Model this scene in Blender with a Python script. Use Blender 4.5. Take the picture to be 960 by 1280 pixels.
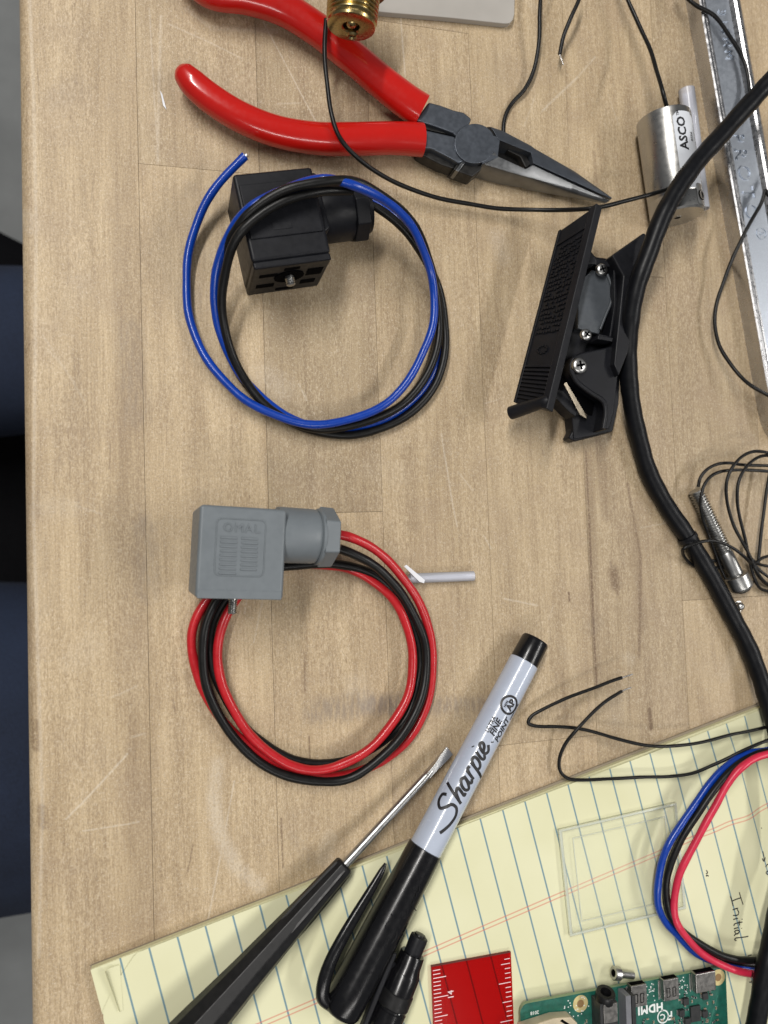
import bpy, math, random
from mathutils import Matrix, Vector
random.seed(7)
for o in list(bpy.data.objects): bpy.data.objects.remove(o)
scn = bpy.context.scene
COL = scn.collection
H = 258.47                 # camera height above the bench top, mm
F = 962.99 / 960.0         # focal length in picture widths
def _rot(a, b, c):
    return (Matrix.Rotation(c, 3, 'Z') @ Matrix.Rotation(b, 3, 'Y') @ Matrix.Rotation(a, 3, 'X'))
CR = _rot(0.05733544, -0.26113434, -0.0363818)

# ---------------------------------------------------------------- camera
cam_d = bpy.data.cameras.new('camera'); cam = bpy.data.objects.new('camera', cam_d); COL.objects.link(cam)
cam_d.sensor_fit = 'HORIZONTAL'; cam_d.sensor_width = 5.7; cam_d.lens = 5.7 * F
cam.matrix_world = Matrix.Translation((0, 0, H / 1000)) @ CR.to_4x4()
cam_d.clip_start = 0.01; cam_d.clip_end = 50
cam_d.dof.use_dof = True; cam_d.dof.focus_distance = 0.262; cam_d.dof.aperture_fstop = 2.4
scn.camera = cam
scn.render.resolution_x = 768; scn.render.resolution_y = 1024

# ---------------------------------------------------------------- room light
world = bpy.data.worlds.new('World'); scn.world = world; world.use_nodes = True
bg = world.node_tree.nodes['Background']
bg.inputs['Color'].default_value = (0.93, 0.96, 1.0, 1); bg.inputs['Strength'].default_value = 0.13
def strip_light(name, x, y, z, sx, sy, rz, power, col=(1, 0.965, 0.92)):
    d = bpy.data.lights.new(name, 'AREA'); d.shape = 'RECTANGLE'; d.size = sx; d.size_y = sy
    d.energy = power; d.color = col
    o = bpy.data.objects.new(name, d); COL.objects.link(o)
    o.location = (x, y, z)
    q = (Vector((0.05, 0, 0)) - Vector((x, y, z))).to_track_quat('-Z', 'Y')
    o.matrix_world = Matrix.Translation((x, y, z)) @ q.to_matrix().to_4x4() @ Matrix.Rotation(rz, 4, 'Z')
    return o
strip_light('ceiling_strip_light', -0.60, 0.75, 1.55, 1.2, 0.11, 0.5, 29)
strip_light('ceiling_strip_light', -0.05, -1.25, 1.55, 1.2, 0.18, 0.2, 8.5)
strip_light('ceiling_strip_light', 1.45, -0.12, 1.5, 1.2, 0.16, -0.2, 15.5, (1, 0.97, 0.93))
scn.view_settings.view_transform = 'Standard'; scn.view_settings.look = 'None'
scn.view_settings.exposure = 0.0; scn.view_settings.gamma = 1
scn.render.engine = 'CYCLES'
scn.cycles.transparent_max_bounces = 16

# ---------------------------------------------------------------- helpers
def P(px, py, z=0.0):
    """point of the bench space (mm) at height z that the photograph shows at px, py"""
    d = CR @ Vector(((px - 480) / 962.99, -(py - 640) / 962.99, -1.0))
    t = (H - z) / -d.z
    return Vector((d.x * t, d.y * t, z))
def V(*a): return Vector(a)
def thing(name, label, cat, origin, group=None):
    o = bpy.data.objects.new(name, None); COL.objects.link(o)
    o.empty_display_size = 0.01
    o.location = Vector(origin) / 1000
    o['label'] = label; o['category'] = cat
    if group: o['group'] = group
    return o
def origin_of(o):
    v = Vector((0, 0, 0))
    while o is not None:
        v += o.location; o = o.parent
    return v * 1000
def part(name, geo, mat, parent=None, M=None, smooth=30, bevel=0, bseg=2, label=None, cat=None, group=None, kind=None, origin=None, sub=0):
    vs, fs = geo
    if M is not None: vs = [M @ Vector(v) for v in vs]
    base = origin_of(parent) if parent is not None else Vector((0, 0, 0))
    off = Vector(origin) if origin is not None else base
    me = bpy.data.meshes.new(name)
    me.from_pydata([tuple((Vector(v) - off) / 1000) for v in vs], [], fs)
    me.validate(); me.update()
    if smooth:
        me.polygons.foreach_set('use_smooth', [True] * len(me.polygons))
        me.set_sharp_from_angle(angle=math.radians(smooth))
    me.materials.append(mat)
    o = bpy.data.objects.new(name, me); COL.objects.link(o)
    if parent is not None:
        o.parent = parent
    o.location = (off - base) / 1000
    if bevel:
        b = o.modifiers.new('bevel', 'BEVEL'); b.width = bevel / 1000; b.segments = bseg
        b.limit_method = 'ANGLE'; b.angle_limit = math.radians(35); b.harden_normals = True
    if sub:
        s = o.modifiers.new('sub', 'SUBSURF'); s.levels = sub; s.render_levels = sub
    if label: o['label'] = label
    if cat: o['category'] = cat
    if group: o['group'] = group
    if kind: o['kind'] = kind
    return o
def join(*gs):
    vs, fs = [], []
    for g in gs:
        n = len(vs); vs += [Vector(v) for v in g[0]]; fs += [tuple(i + n for i in f) for f in g[1]]
    return vs, fs
def xf(g, M): return [M @ Vector(v) for v in g[0]], g[1]
def T(x, y=0, z=0): return Matrix.Translation((x, y, z))
def RX(a): return Matrix.Rotation(math.radians(a), 4, 'X')
def RY(a): return Matrix.Rotation(math.radians(a), 4, 'Y')
def RZ(a): return Matrix.Rotation(math.radians(a), 4, 'Z')
def frame(o, x, up=(0, 0, 1)):
    """matrix with origin o, x axis along x, z axis near up"""
    x = Vector(x).normalized(); z = Vector(up); z = (z - x * z.dot(x)).normalized(); y = z.cross(x)
    m = Matrix((x, y, z)).transposed().to_4x4(); m.translation = Vector(o); return m
def box(x0, x1, y0, y1, z0, z1):
    v = [V(x, y, z) for z in (z0, z1) for y in (y0, y1) for x in (x0, x1)]
    return v, [(0, 2, 3, 1), (4, 5, 7, 6), (0, 1, 5, 4), (2, 6, 7, 3), (0, 4, 6, 2), (1, 3, 7, 5)]
def prism(poly, z0, z1, scale_top=None):
    n = len(poly)
    a = sum(poly[i][0] * poly[(i + 1) % n][1] - poly[(i + 1) % n][0] * poly[i][1] for i in range(n))
    if a < 0: poly = list(reversed(poly))
    cx = sum(p[0] for p in poly) / n; cy = sum(p[1] for p in poly) / n
    s = scale_top or 1
    v = [V(p[0], p[1], z0) for p in poly] + [V(cx + (p[0] - cx) * s, cy + (p[1] - cy) * s, z1) for p in poly]
    f = [tuple(reversed(range(n))), tuple(range(n, 2 * n))]
    f += [(i, (i + 1) % n, (i + 1) % n + n, i + n) for i in range(n)]
    return v, f
def holed(outer, inner, z0, z1):
    """plate with a hole; outer and inner have the same number of points in the same order"""
    n = len(outer); v = []
    for z in (z0, z1):
        v += [V(p[0], p[1], z) for p in outer] + [V(p[0], p[1], z) for p in inner]
    f = []
    for i in range(n):
        j = (i + 1) % n
        f += [(2 * n + i, 2 * n + j, 3 * n + j, 3 * n + i), (i, n + i, n + j, j),
              (i, j, 2 * n + j, 2 * n + i), (n + i, 3 * n + i, 3 * n + j, n + j)]
    return v, f
def rrect(x0, x1, y0, y1, r, n=5):
    pts = []
    for cx, cy, a0 in ((x1 - r, y1 - r, 0), (x0 + r, y1 - r, 90), (x0 + r, y0 + r, 180), (x1 - r, y0 + r, 270)):
        for i in range(n + 1):
            a = math.radians(a0 + 90 * i / n); pts.append((cx + r * math.cos(a), cy + r * math.sin(a)))
    return pts
def circle(r, n=24, cx=0, cy=0): return [(cx + r * math.cos(2 * math.pi * i / n), cy + r * math.sin(2 * math.pi * i / n)) for i in range(n)]
def lathe(prof, n=32, close=True):
    """profile of (r, z); revolves about Z"""
    v, f = [], []
    for r, z in prof:
        for i in range(n):
            a = 2 * math.pi * i / n; v.append(V(r * math.cos(a), r * math.sin(a), z))
    for k in range(len(prof) - 1):
        for i in range(n):
            j = (i + 1) % n; f.append((k * n + i, k * n + j, (k + 1) * n + j, (k + 1) * n + i))
    if close:
        f.append(tuple(reversed(range(n)))); m = (len(prof) - 1) * n; f.append(tuple(range(m, m + n)))
    return v, f
def catmull(pts, sub=6):
    pts = [Vector(p) for p in pts]
    if len(pts) < 3 or sub <= 1: return pts
    q = [pts[0] * 2 - pts[1]] + pts + [pts[-1] * 2 - pts[-2]]
    out = []
    for i in range(1, len(q) - 2):
        p0, p1, p2, p3 = q[i - 1], q[i], q[i + 1], q[i + 2]
        # centripetal parametrisation keeps tight loops free of kinks
        t = [0, 0, 0, 0]
        for k, (a, b) in enumerate(((p0, p1), (p1, p2), (p2, p3))): t[k + 1] = t[k] + max((b - a).length, 1e-4) ** 0.5
        for s in range(sub):
            u = t[1] + (t[2] - t[1]) * s / sub
            A1 = p0 * ((t[1] - u) / (t[1] - t[0])) + p1 * ((u - t[0]) / (t[1] - t[0]))
            A2 = p1 * ((t[2] - u) / (t[2] - t[1])) + p2 * ((u - t[1]) / (t[2] - t[1]))
            A3 = p2 * ((t[3] - u) / (t[3] - t[2])) + p3 * ((u - t[2]) / (t[3] - t[2]))
            B1 = A1 * ((t[2] - u) / (t[2] - t[0])) + A2 * ((u - t[0]) / (t[2] - t[0]))
            B2 = A2 * ((t[3] - u) / (t[3] - t[1])) + A3 * ((u - t[1]) / (t[3] - t[1]))
            out.append(B1 * ((t[2] - u) / (t[2] - t[1])) + B2 * ((u - t[1]) / (t[2] - t[1])))
    out.append(pts[-1]); return out
def tube(pts, r, n=12, sub=6, flat=1.0, radii=None, caps=True):
    """tube along pts; radii: optional list of (rx, rz) per control point (rz vertical)"""
    path = catmull(pts, sub)
    m = len(path)
    if radii:
        rr = catmull([V(a, b, 0) for a, b in radii], sub) if sub > 1 else [V(a, b, 0) for a, b in radii]
        rr = [(max(q.x, .01), max(q.y, .01)) for q in rr]
    else: rr = [(r, r * flat)] * m
    v, f = [], []
    for i, p in enumerate(path):
        t = (path[min(i + 1, m - 1)] - path[max(i - 1, 0)]).normalized()
        up = V(0, 0, 1)
        if abs(t.z) > 0.95: up = V(0, 1, 0)
        s = t.cross(up).normalized(); u = s.cross(t).normalized()
        for k in range(n):
            a = 2 * math.pi * k / n
            v.append(p + s * (rr[i][0] * math.cos(a)) + u * (rr[i][1] * math.sin(a)))
    for i in range(m - 1):
        for k in range(n):
            j = (k + 1) % n; f.append((i * n + k, i * n + j, (i + 1) * n + j, (i + 1) * n + k))
    if caps:
        f.append(tuple(reversed(range(n)))); f.append(tuple(range((m - 1) * n, m * n)))
    # outward orientation
    return v, [tuple(reversed(q)) for q in f]
def wire_px(pts, r, n=12, sub=6):
    path = catmull([P(*p) for p in pts], sub)
    rg = random.Random(int(pts[0][0] * 7 + pts[-1][1] * 3 + len(pts))); ph = [rg.uniform(0, 6.28) for _ in range(6)]
    s = 0; out = []; rad = []
    for i, p in enumerate(path):
        if i: s += (path[i] - path[i - 1]).length
        a = .13 * min(1, r) if r < 2 else .05
        out.append(p + V(a * math.sin(s / 5.3 + ph[0]) + a * .7 * math.sin(s / 2.9 + ph[1]), a * math.sin(s / 4.7 + ph[2]) + a * .7 * math.sin(s / 3.3 + ph[3]), 0))
        rad.append(r * (1 + .025 * math.sin(s / 3.1 + ph[4]) + .02 * math.sin(s / 1.3 + ph[5])))
    return tube(out, r, n, 1, radii=[(q, q) for q in rad])
def stroke(pts, w, sub=5, h=0.03):
    """flat pen stroke in the XY plane, width w"""
    path = catmull([V(p[0], p[1], 0) for p in pts], sub) if len(pts) > 2 else [V(p[0], p[1], 0) for p in pts]
    if len(path) == 2: path = [path[0].lerp(path[1], t / 4) for t in range(5)]
    m = len(path); v, f = [], []
    for i, p in enumerate(path):
        t = (path[min(i + 1, m - 1)] - path[max(i - 1, 0)]).normalized(); s = V(-t.y, t.x, 0) * (w / 2)
        v += [p + s, p - s, p + s + V(0, 0, h), p - s + V(0, 0, h)]
    for i in range(m - 1):
        a = i * 4; b = a + 4
        f += [(a + 2, a + 3, b + 3, b + 2), (a, a + 2, b + 2, b), (a + 3, a + 1, b + 1, b + 3)]
    return v, f
def text(s, size, h=0.1, bold=0.0, spacing=1.0, res=2, align='CENTER', shear=0.0):
    c = bpy.data.curves.new('lettering', 'FONT'); c.body = s; c.size = size; c.extrude = h / 2; c.offset = bold
    c.align_x = align; c.align_y = 'CENTER'; c.space_character = spacing; c.resolution_u = res; c.shear = shear
    o = bpy.data.objects.new('lettering', c); COL.objects.link(o)
    me = bpy.data.meshes.new_from_object(o)
    vs = [v.co.copy() + V(0, 0, h / 2) for v in me.vertices]; fs = [tuple(p.vertices) for p in me.polygons]
    bpy.data.objects.remove(o); bpy.data.curves.remove(c); bpy.data.meshes.remove(me)
    return vs, fs
def dense(g, L):
    import bmesh
    bm = bmesh.new(); vs = [bm.verts.new(v) for v in g[0]]
    for f in g[1]:
        try: bm.faces.new([vs[i] for i in f])
        except ValueError: pass
    bmesh.ops.triangulate(bm, faces=bm.faces[:])
    for _ in range(5):
        es = [e for e in bm.edges if e.calc_length() > L]
        if not es: break
        bmesh.ops.subdivide_edges(bm, edges=es, cuts=1); bmesh.ops.triangulate(bm, faces=[f for f in bm.faces if len(f.verts) > 3])
    bm.verts.index_update()
    out = [v.co.copy() for v in bm.verts], [tuple(v.index for v in f.verts) for f in bm.faces]
    bm.free(); return out
def share(o, name, loc_mm=None, rz=0, M=None, parent=None):
    c = o.copy(); c.name = name; COL.objects.link(c)
    return c

# ---------------------------------------------------------------- materials
class NT:
    def __init__(s, name):
        s.m = bpy.data.materials.new(name); s.m.use_nodes = True; s.t = s.m.node_tree; s.n = s.t.nodes
        s.b = s.n['Principled BSDF']; s.out = s.n['Material Output']
    def link(s, a, b): s.t.links.new(a, b)
    def put(s, sock, v):
        if isinstance(v, bpy.types.NodeSocket): s.link(v, sock)
        else: sock.default_value = v
    def math(s, op, a, b=0.0, c=None, clamp=False):
        n = s.n.new('ShaderNodeMath'); n.operation = op; n.use_clamp = clamp
        s.put(n.inputs[0], a); s.put(n.inputs[1], b)
        if c is not None: s.put(n.inputs[2], c)
        return n.outputs[0]
    def vm(s, op, a, b=None, scale=None):
        n = s.n.new('ShaderNodeVectorMath'); n.operation = op; s.put(n.inputs[0], a)
        if b is not None: s.put(n.inputs[1], b)
        if scale is not None: s.put(n.inputs['Scale'], scale)
        return n.outputs['Value'] if op in ('DOT_PRODUCT', 'LENGTH', 'DISTANCE') else n.outputs[0]
    def noise(s, vec, scale, detail=2, rough=0.5, dist=0.0):
        n = s.n.new('ShaderNodeTexNoise'); s.put(n.inputs['Vector'], vec); n.inputs['Scale'].default_value = scale
        n.inputs['Detail'].default_value = detail; n.inputs['Roughness'].default_value = rough; n.inputs['Distortion'].default_value = dist
        return n.outputs['Fac']
    def ramp(s, fac, stops):
        n = s.n.new('ShaderNodeValToRGB'); s.put(n.inputs[0], fac); e = n.color_ramp.elements
        while len(e) < len(stops): e.new(0.5)
        for k, (p, c) in enumerate(stops): e[k].position = p; e[k].color = tuple(c) + ((1,) if len(c) == 3 else ())
        return n.outputs[0]
    def mapr(s, v, a, b, c=0.0, d=1.0, smooth=True):
        n = s.n.new('ShaderNodeMapRange'); n.interpolation_type = 'SMOOTHSTEP' if smooth else 'LINEAR'
        s.put(n.inputs['Value'], v)
        for k, x in (('From Min', a), ('From Max', b), ('To Min', c), ('To Max', d)): s.put(n.inputs[k], x)
        return n.outputs['Result']
    def mix(s, f, a, b, mode='MIX'):
        n = s.n.new('ShaderNodeMix'); n.data_type = 'RGBA'; n.blend_type = mode
        s.put(n.inputs[0], f); s.put(n.inputs[6], a); s.put(n.inputs[7], b); return n.outputs[2]
    def mm(s, kind='pos'):
        """coordinates in millimetres: world position or object space"""
        if kind == 'pos': src = s.n.new('ShaderNodeNewGeometry').outputs['Position']
        else: src = s.n.new('ShaderNodeTexCoord').outputs['Object']
        return s.vm('SCALE', src, scale=1000.0)
    def bump(s, h, strength=0.3, dist=0.1):
        n = s.n.new('ShaderNodeBump'); n.inputs['Strength'].default_value = strength; n.inputs['Distance'].default_value = dist / 1000
        s.put(n.inputs['Height'], h); s.link(n.outputs[0], s.b.inputs['Normal']); return n
def c4(c): return tuple(c) + (1,) if len(c) == 3 else tuple(c)
def simple(name, col, rough=0.4, metal=0.0, var=0.12, vscale=0.15, bump=0.0, bscale=3.0, rvar=0.08, coat=0.0, spec=0.5, aniso=0, sheen=0, sss=0, dust=0.0):
    m = NT(name); v = m.mm('obj')
    n1 = m.noise(v, vscale, 4, 0.6)
    lo = tuple(x * (1 - var) for x in col); hi = tuple(min(1, x * (1 + var)) for x in col)
    c = m.ramp(n1, [(0.3, lo), (0.7, hi)])
    if dust:
        d = m.mapr(m.noise(v, 1.1, 3, 0.7), 0.62, 0.78); c = m.mix(m.math('MULTIPLY', d, dust), c, c4((0.42, 0.38, 0.32)))
    m.link(c, m.b.inputs['Base Color'])
    m.link(m.mapr(m.noise(v, 0.6, 3), 0.3, 0.7, max(0.02, rough - rvar), rough + rvar), m.b.inputs['Roughness'])
    m.b.inputs['Metallic'].default_value = metal; m.b.inputs['Coat Weight'].default_value = coat
    m.b.inputs['Specular IOR Level'].default_value = spec
    if sheen: m.b.inputs['Sheen Weight'].default_value = sheen
    if bump: m.bump(m.noise(v, bscale, 3), bump, 0.035)
    return m.m
def clear(name, tint, gloss=0.05, milky=0.0, milk_col=(0.8, 0.8, 0.78), rough=0.05, ior=1.49):
    """thin clear plastic: light passes straight through, tinted; Fresnel reflection on top"""
    m = NT(name); m.n.remove(m.b)
    tr = m.n.new('ShaderNodeBsdfTransparent'); tr.inputs[0].default_value = c4(tint)
    gl = m.n.new('ShaderNodeBsdfGlossy'); gl.inputs['Roughness'].default_value = rough
    fr = m.n.new('ShaderNodeFresnel'); fr.inputs['IOR'].default_value = ior
    df = m.n.new('ShaderNodeBsdfDiffuse'); df.inputs['Color'].default_value = c4(milk_col)
    m1 = m.n.new('ShaderNodeMixShader'); v = m.mm('obj')
    m.put(m1.inputs[0], m.mapr(m.noise(v, 0.06, 3), 0.3, 0.7, milky * 0.94, min(1, milky * 1.06)))
    m.link(tr.outputs[0], m1.inputs[1]); m.link(df.outputs[0], m1.inputs[2])
    m2 = m.n.new('ShaderNodeMixShader'); m.link(fr.outputs[0], m2.inputs[0]); m.link(m1.outputs[0], m2.inputs[1]); m.link(gl.outputs[0], m2.inputs[2])
    m.link(m2.outputs[0], m.out.inputs[0]); return m.m

import numpy as np
WX0, WY0, WSX, WSY = -50.0, -210.0, 320.0, 450.0
dark = [((148, 0), (158, 300), 2.2, 4.5, .20), ((158, 300), (168, 700), 2.2, 4.5, .30), ((168, 700), (180, 1180), 2.2, 4.5, .28), ((30, 0), (40, 900), 0.2, 2.0, .22), ((250, 480), (258, 900), .5, 3, .14), ((455, 560), (462, 900), .5, 4, .14), ((510, 560), (520, 660), .5, 4, .22), ((700, 850), (720, 960), .5, 4, .18),
((733, 560), (736, 640), .12, .6, .8), ((736, 640), (743, 860), .15, .8, .85), ((735, 560), (746, 860), .8, 2.5, .3), ((748, 545), (757, 640), .3, 3.4, .42), ((784, 600), (799, 690), .12, .9, .65), ((799, 690), (797, 820), .15, 1.1, .65), ((790, 640), (797, 780), .4, 3, .3), ((762, 700), (771, 742), .1, .7, .6),
((766, 712), (768, 730), .5, 3.0, .75), ((811, 888), (814, 912), .35, 1.0, .8), ((710, 742), (711, 754), .15, .5, .9), ((742, 190), (747, 235), .25, .9, .35),
((378, 812), (378, 860), .05, .45, .55), ((383, 920), (384, 950), .05, .45, .7), ((349, 1022), (351, 1085), .08, .5, .7), ((239, 1050), (232, 1085), .05, .4, .6),
((47, 1010), (50, 1032), .5, 1.8, .5), ((40, 905), (41, 935), .7, 1.4, .55), ((216, 872), (219, 888), .05, .4, .6), ((30, 440), (36, 430), .1, .5, .6)]
smear = [((395, 888), (450, 880), 2, 5, .50), ((450, 880), (520, 884), 1.5, 4, .62), ((520, 884), (640, 878), .8, 4, .45), ((160, 420), (168, 520), 2.0, 5, .22), ((183, 660), (186, 740), 1.5, 4, .28),
((575, 885), (600, 890), 1, 4, .3), ((40, 640), (48, 760), 2, 6, .12)]
light = [((40, 0), (44, 600), .15, .7, .45), ((44, 600), (50, 1200), .15, .7, .45), ((272, 950), (266, 990), .6, 3.4, .26), ((266, 990), (272, 1035), .6, 3.4, .34), ((272, 1035), (292, 1080), .6, 3.2, .3), ((292, 1080), (322, 1108), .5, 3.2, .26),  # first two strokes paint a highlight along the rounded bench edge
((293, 970), (255, 1150), .06, .35, .75), ((155, 938), (78, 1022), .08, .4, .8), ((170, 1021), (100, 1036), .05, .35, .7), ((52, 420), (105, 505), .05, .4, .35), ((60, 440), (92, 480), .05, .35, .3),
((329, 28), (352, 70), .05, .35, .7), ((352, 70), (394, 152), .06, .35, .75), ((210, 30), (300, 72), .05, .4, .5), ((232, 12), (262, 36), .2, 1.2, .3), ((262, 36), (345, 38), .2, 1.4, .3),
((500, 18), (505, 95), .08, .35, .75), ((677, 140), (720, 95), .1, .6, .6), ((720, 95), (742, 68), .06, .5, .5), ((200, 20), (196, 205), .10, .7, .45), ((186, 10), (197, 200), .05, .4, .5),
((550, 540), (572, 660), .06, .4, .65), ((572, 590), (590, 614), .05, .4, .5), ((604, 672), (612, 688), .06, .4, .65), ((628, 752), (670, 760), .05, .45, .7), ((370, 480), (380, 500), .06, .4, .6),
((330, 735), (318, 800), .05, .4, .5), ((313, 720), (306, 765), .05, .4, .45), ((135, 870), (170, 855), .05, .5, .4), ((160, 918), (178, 913), .05, .5, .5), ((345, 128), (375, 127), .05, .4, .5),
((655, 160), (668, 120), .05, .5, .3), ((758, 115), (772, 155), .05, .4, .35), ((800, 655), (832, 650), .05, .4, .4), ((684, 778), (690, 760), .06, .4, .4), ((602, 505), (620, 500), .05, .4, .4),
((95, 632), (130, 645), .05, .5, .4), ((566, 740), (570, 900), .05, .3, .2)]
def wear_highlight_mask():
    R = 6.0; nx, ny = int(WSX * R), int(WSY * R)
    img = np.zeros((ny, nx, 4), np.float32); img[..., 3] = 1
    g = np.random.default_rng(5)
    # smooth wander so that the marks are not ruler straight
    cx = g.normal(0, 1, (12, 12)); cy = g.normal(0, 1, (12, 12))
    def wander(x, y, c):
        u = np.clip((x - WX0) / WSX * 10, 0, 10); v = np.clip((y - WY0) / WSY * 10, 0, 10)
        i = u.astype(int); j = v.astype(int); fu = u - i; fv = v - j
        return (c[j, i] * (1 - fu) + c[j, i + 1] * fu) * (1 - fv) + (c[j + 1, i] * (1 - fu) + c[j + 1, i + 1] * fu) * fv
    def seg(ch, A, B, w, soft, k):
        m_ = w + soft + 3
        x0 = int(max(0, (min(A[0], B[0]) - m_ - WX0) * R)); x1 = int(min(nx, (max(A[0], B[0]) + m_ - WX0) * R))
        y0 = int(max(0, (min(A[1], B[1]) - m_ - WY0) * R)); y1 = int(min(ny, (max(A[1], B[1]) + m_ - WY0) * R))
        if x1 <= x0 or y1 <= y0: return
        X, Y = np.meshgrid(np.arange(x0, x1) / R + WX0, np.arange(y0, y1) / R + WY0)
        X = X + wander(X, Y, cx) * .9; Y = Y + wander(X, Y, cy) * .9
        d = np.array(B) - np.array(A); L2 = max(float(d @ d), 1e-6)
        t = np.clip(((X - A[0]) * d[0] + (Y - A[1]) * d[1]) / L2, 0, 1)
        D = np.hypot(X - A[0] - t * d[0], Y - A[1] - t * d[1])
        q = np.clip((w + soft - D) / soft, 0, 1); q = q * q * (3 - 2 * q) * k * (.52 if ch == 2 and soft < 2 else 1)
        sub = img[y0:y1, x0:x1, ch]; np.maximum(sub, q, out=sub)
    for ch, lst in ((0, dark), (1, smear), (2, light)):
        for a, b, w, s_, k in lst:
            A = P(*a); B = P(*b); seg(ch, (A.x, A.y), (B.x, B.y), w, s_, k)
    # the countless fine nicks of a used bench
    for i in range(90):
        x, y = g.uniform(-44, 260), g.uniform(-200, 230); a = g.normal(1.57, .5) if g.random() < .6 else g.uniform(0, 3.14); L = g.exponential(4) + 1
        seg(2, (x, y), (x + L * math.cos(a), y + L * math.sin(a)), .01, g.uniform(.15, .3), g.uniform(.06, .30))
    for i in range(300):
        x, y = g.uniform(-44, 260), g.uniform(-200, 230); L = g.exponential(2.5) + .4; a = g.normal(1.57, .08)
        seg(0, (x, y), (x + L * math.cos(a), y + L * math.sin(a)), .01, g.uniform(.15, .3), g.uniform(.2, .6))
    for i in range(60):
        x, y = g.uniform(-44, 260), g.uniform(-200, 230)
        seg(2 if g.random() < .5 else 1, (x, y), (x + g.normal(0, 4), y + g.normal(0, 6)), g.uniform(.2, 2), g.uniform(2, 6), g.uniform(.05, .16))
    for k in range(26):   # worn joints: darker, dirty seam lines
        pass
    im = bpy.data.images.new('wear_highlight_mask', nx, ny, float_buffer=False); im.colorspace_settings.name = 'Non-Color'
    im.pixels.foreach_set(img.ravel()); im.update(); im.pack()
    return im

def maple():
    m = NT('maple_wood'); pos = m.mm('pos')
    rnd = m.n.new('ShaderNodeObjectInfo').outputs['Random']
    off = m.n.new('ShaderNodeCombineXYZ'); m.put(off.inputs[0], m.math('MULTIPLY', rnd, 900)); m.put(off.inputs[1], m.math('MULTIPLY', rnd, 2300)); off.inputs[2].default_value = 0
    p = m.vm('ADD', pos, off.outputs[0])
    def st(x, y, z=1): return m.vm('MULTIPLY', p, (x, y, z))
    broad = m.noise(st(0.16, 0.016, 0.1), 1.0, 4, 0.55, 0.6)
    fine = m.noise(st(1.6, 0.05, 1), 1.0, 4, 0.65, 0.25)
    fleck = m.noise(st(2.1, 1.1, 1), 1.0, 4, 0.85)
    speck = m.noise(p, 1.7, 4, 0.9)
    blot = m.noise(p, 0.045, 4, 0.6)
    g = m.math('ADD', m.math('MULTIPLY', broad, 0.27), m.math('MULTIPLY', fine, 0.27))
    g = m.math('ADD', g, m.math('MULTIPLY', fleck, 0.46))
    col = m.ramp(g, [(0.34, (0.195, 0.132, 0.072)), (0.46, (0.368, 0.272, 0.162)), (0.54, (0.478, 0.366, 0.224)), (0.67, (0.635, 0.508, 0.332))])
    # plank to plank tone, from the wood itself
    tone = m.mapr(m.math('FRACT', m.math('MULTIPLY', rnd, 7.31)), 0, 1, 0.80, 1.14, False)
    col = m.mix(1.0, col, m.ramp(m.math('MULTIPLY', tone, 0.5), [(0.0, (0, 0, 0)), (1.0, (2, 2, 2))]), 'MULTIPLY')
    col = m.mix(m.mapr(blot, 0.46, 0.70, 0, 0.36), col, c4((0.31, 0.225, 0.150)))
    col = m.mix(m.mapr(speck, 0.53, 0.64, 0, 0.50), col, c4((0.22, 0.160, 0.105)))
    col = m.mix(m.mapr(m.noise(m.vm('ADD', p, (31.0, 17.0, 5.0)), 1.9, 4, 0.9), 0.53, 0.66, 0, 0.55), col, c4((0.74, 0.665, 0.54)))
    # the rippled chatter of planed maple
    chat = m.noise(st(1.7, 0.55, 1), 1.0, 2, 0.6, 0.9)
    area = m.mapr(m.noise(st(0.07, 0.02, 1), 1.0, 2), 0.38, 0.62, 0.25, 1.0)
    col = m.mix(m.math('MULTIPLY', area, m.mapr(chat, 0.50, 0.62, 0, 0.22)), col, c4((0.72, 0.60, 0.43)))
    col = m.mix(m.math('MULTIPLY', area, m.mapr(chat, 0.50, 0.38, 0, 0.30)), col, c4((0.235, 0.165, 0.100)))
    # short dark pores along the grain
    pore = m.mapr(m.noise(st(1.9, 0.10, 1), 1.0, 2, 0.5), 0.70, 0.76)
    col = m.mix(m.math('MULTIPLY', pore, m.mapr(m.noise(st(0.09, 0.05), 1.0, 2), 0.5, 0.62, 0.0, 0.5)), col, c4((0.16, 0.105, 0.065)))
    # wear marks and painted edge highlight: a mask worked out below (R dark streaks, G grey rubs, B pale scratches and highlight)
    tex = m.n.new('ShaderNodeTexImage'); tex.image = wear_highlight_mask(); tex.extension = 'EXTEND'; tex.interpolation = 'Cubic'
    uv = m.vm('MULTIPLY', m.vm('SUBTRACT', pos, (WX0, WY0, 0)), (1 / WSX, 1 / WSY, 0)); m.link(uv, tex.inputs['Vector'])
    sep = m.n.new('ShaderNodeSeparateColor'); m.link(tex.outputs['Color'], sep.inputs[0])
    brk = m.mapr(m.noise(pos, 1.3, 2), 0.36, 0.55, 0.45, 1.0)
    col = m.mix(m.math('MULTIPLY', sep.outputs[0], brk), col, c4((0.130, 0.078, 0.045)))
    col = m.mix(m.math('MULTIPLY', sep.outputs[1], m.mapr(m.noise(st(.8, .15), 1.0, 3), .35, .6, .3, 1)), col, c4((0.16, 0.135, 0.125)))
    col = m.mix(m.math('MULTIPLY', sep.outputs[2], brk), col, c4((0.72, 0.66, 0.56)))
    m.link(col, m.b.inputs['Base Color'])
    m.link(m.mapr(speck, 0.35, 0.65, 0.42, 0.62), m.b.inputs['Roughness'])
    m.b.inputs['Specular IOR Level'].default_value = 0.42
    h = m.math('ADD', m.math('ADD', m.math('MULTIPLY', speck, 0.5), m.math('MULTIPLY', fine, 0.4)), m.math('MULTIPLY', chat, 0.8))
    m.bump(h, 0.8, 0.12)
    return m.m
M_wood = maple()
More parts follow.
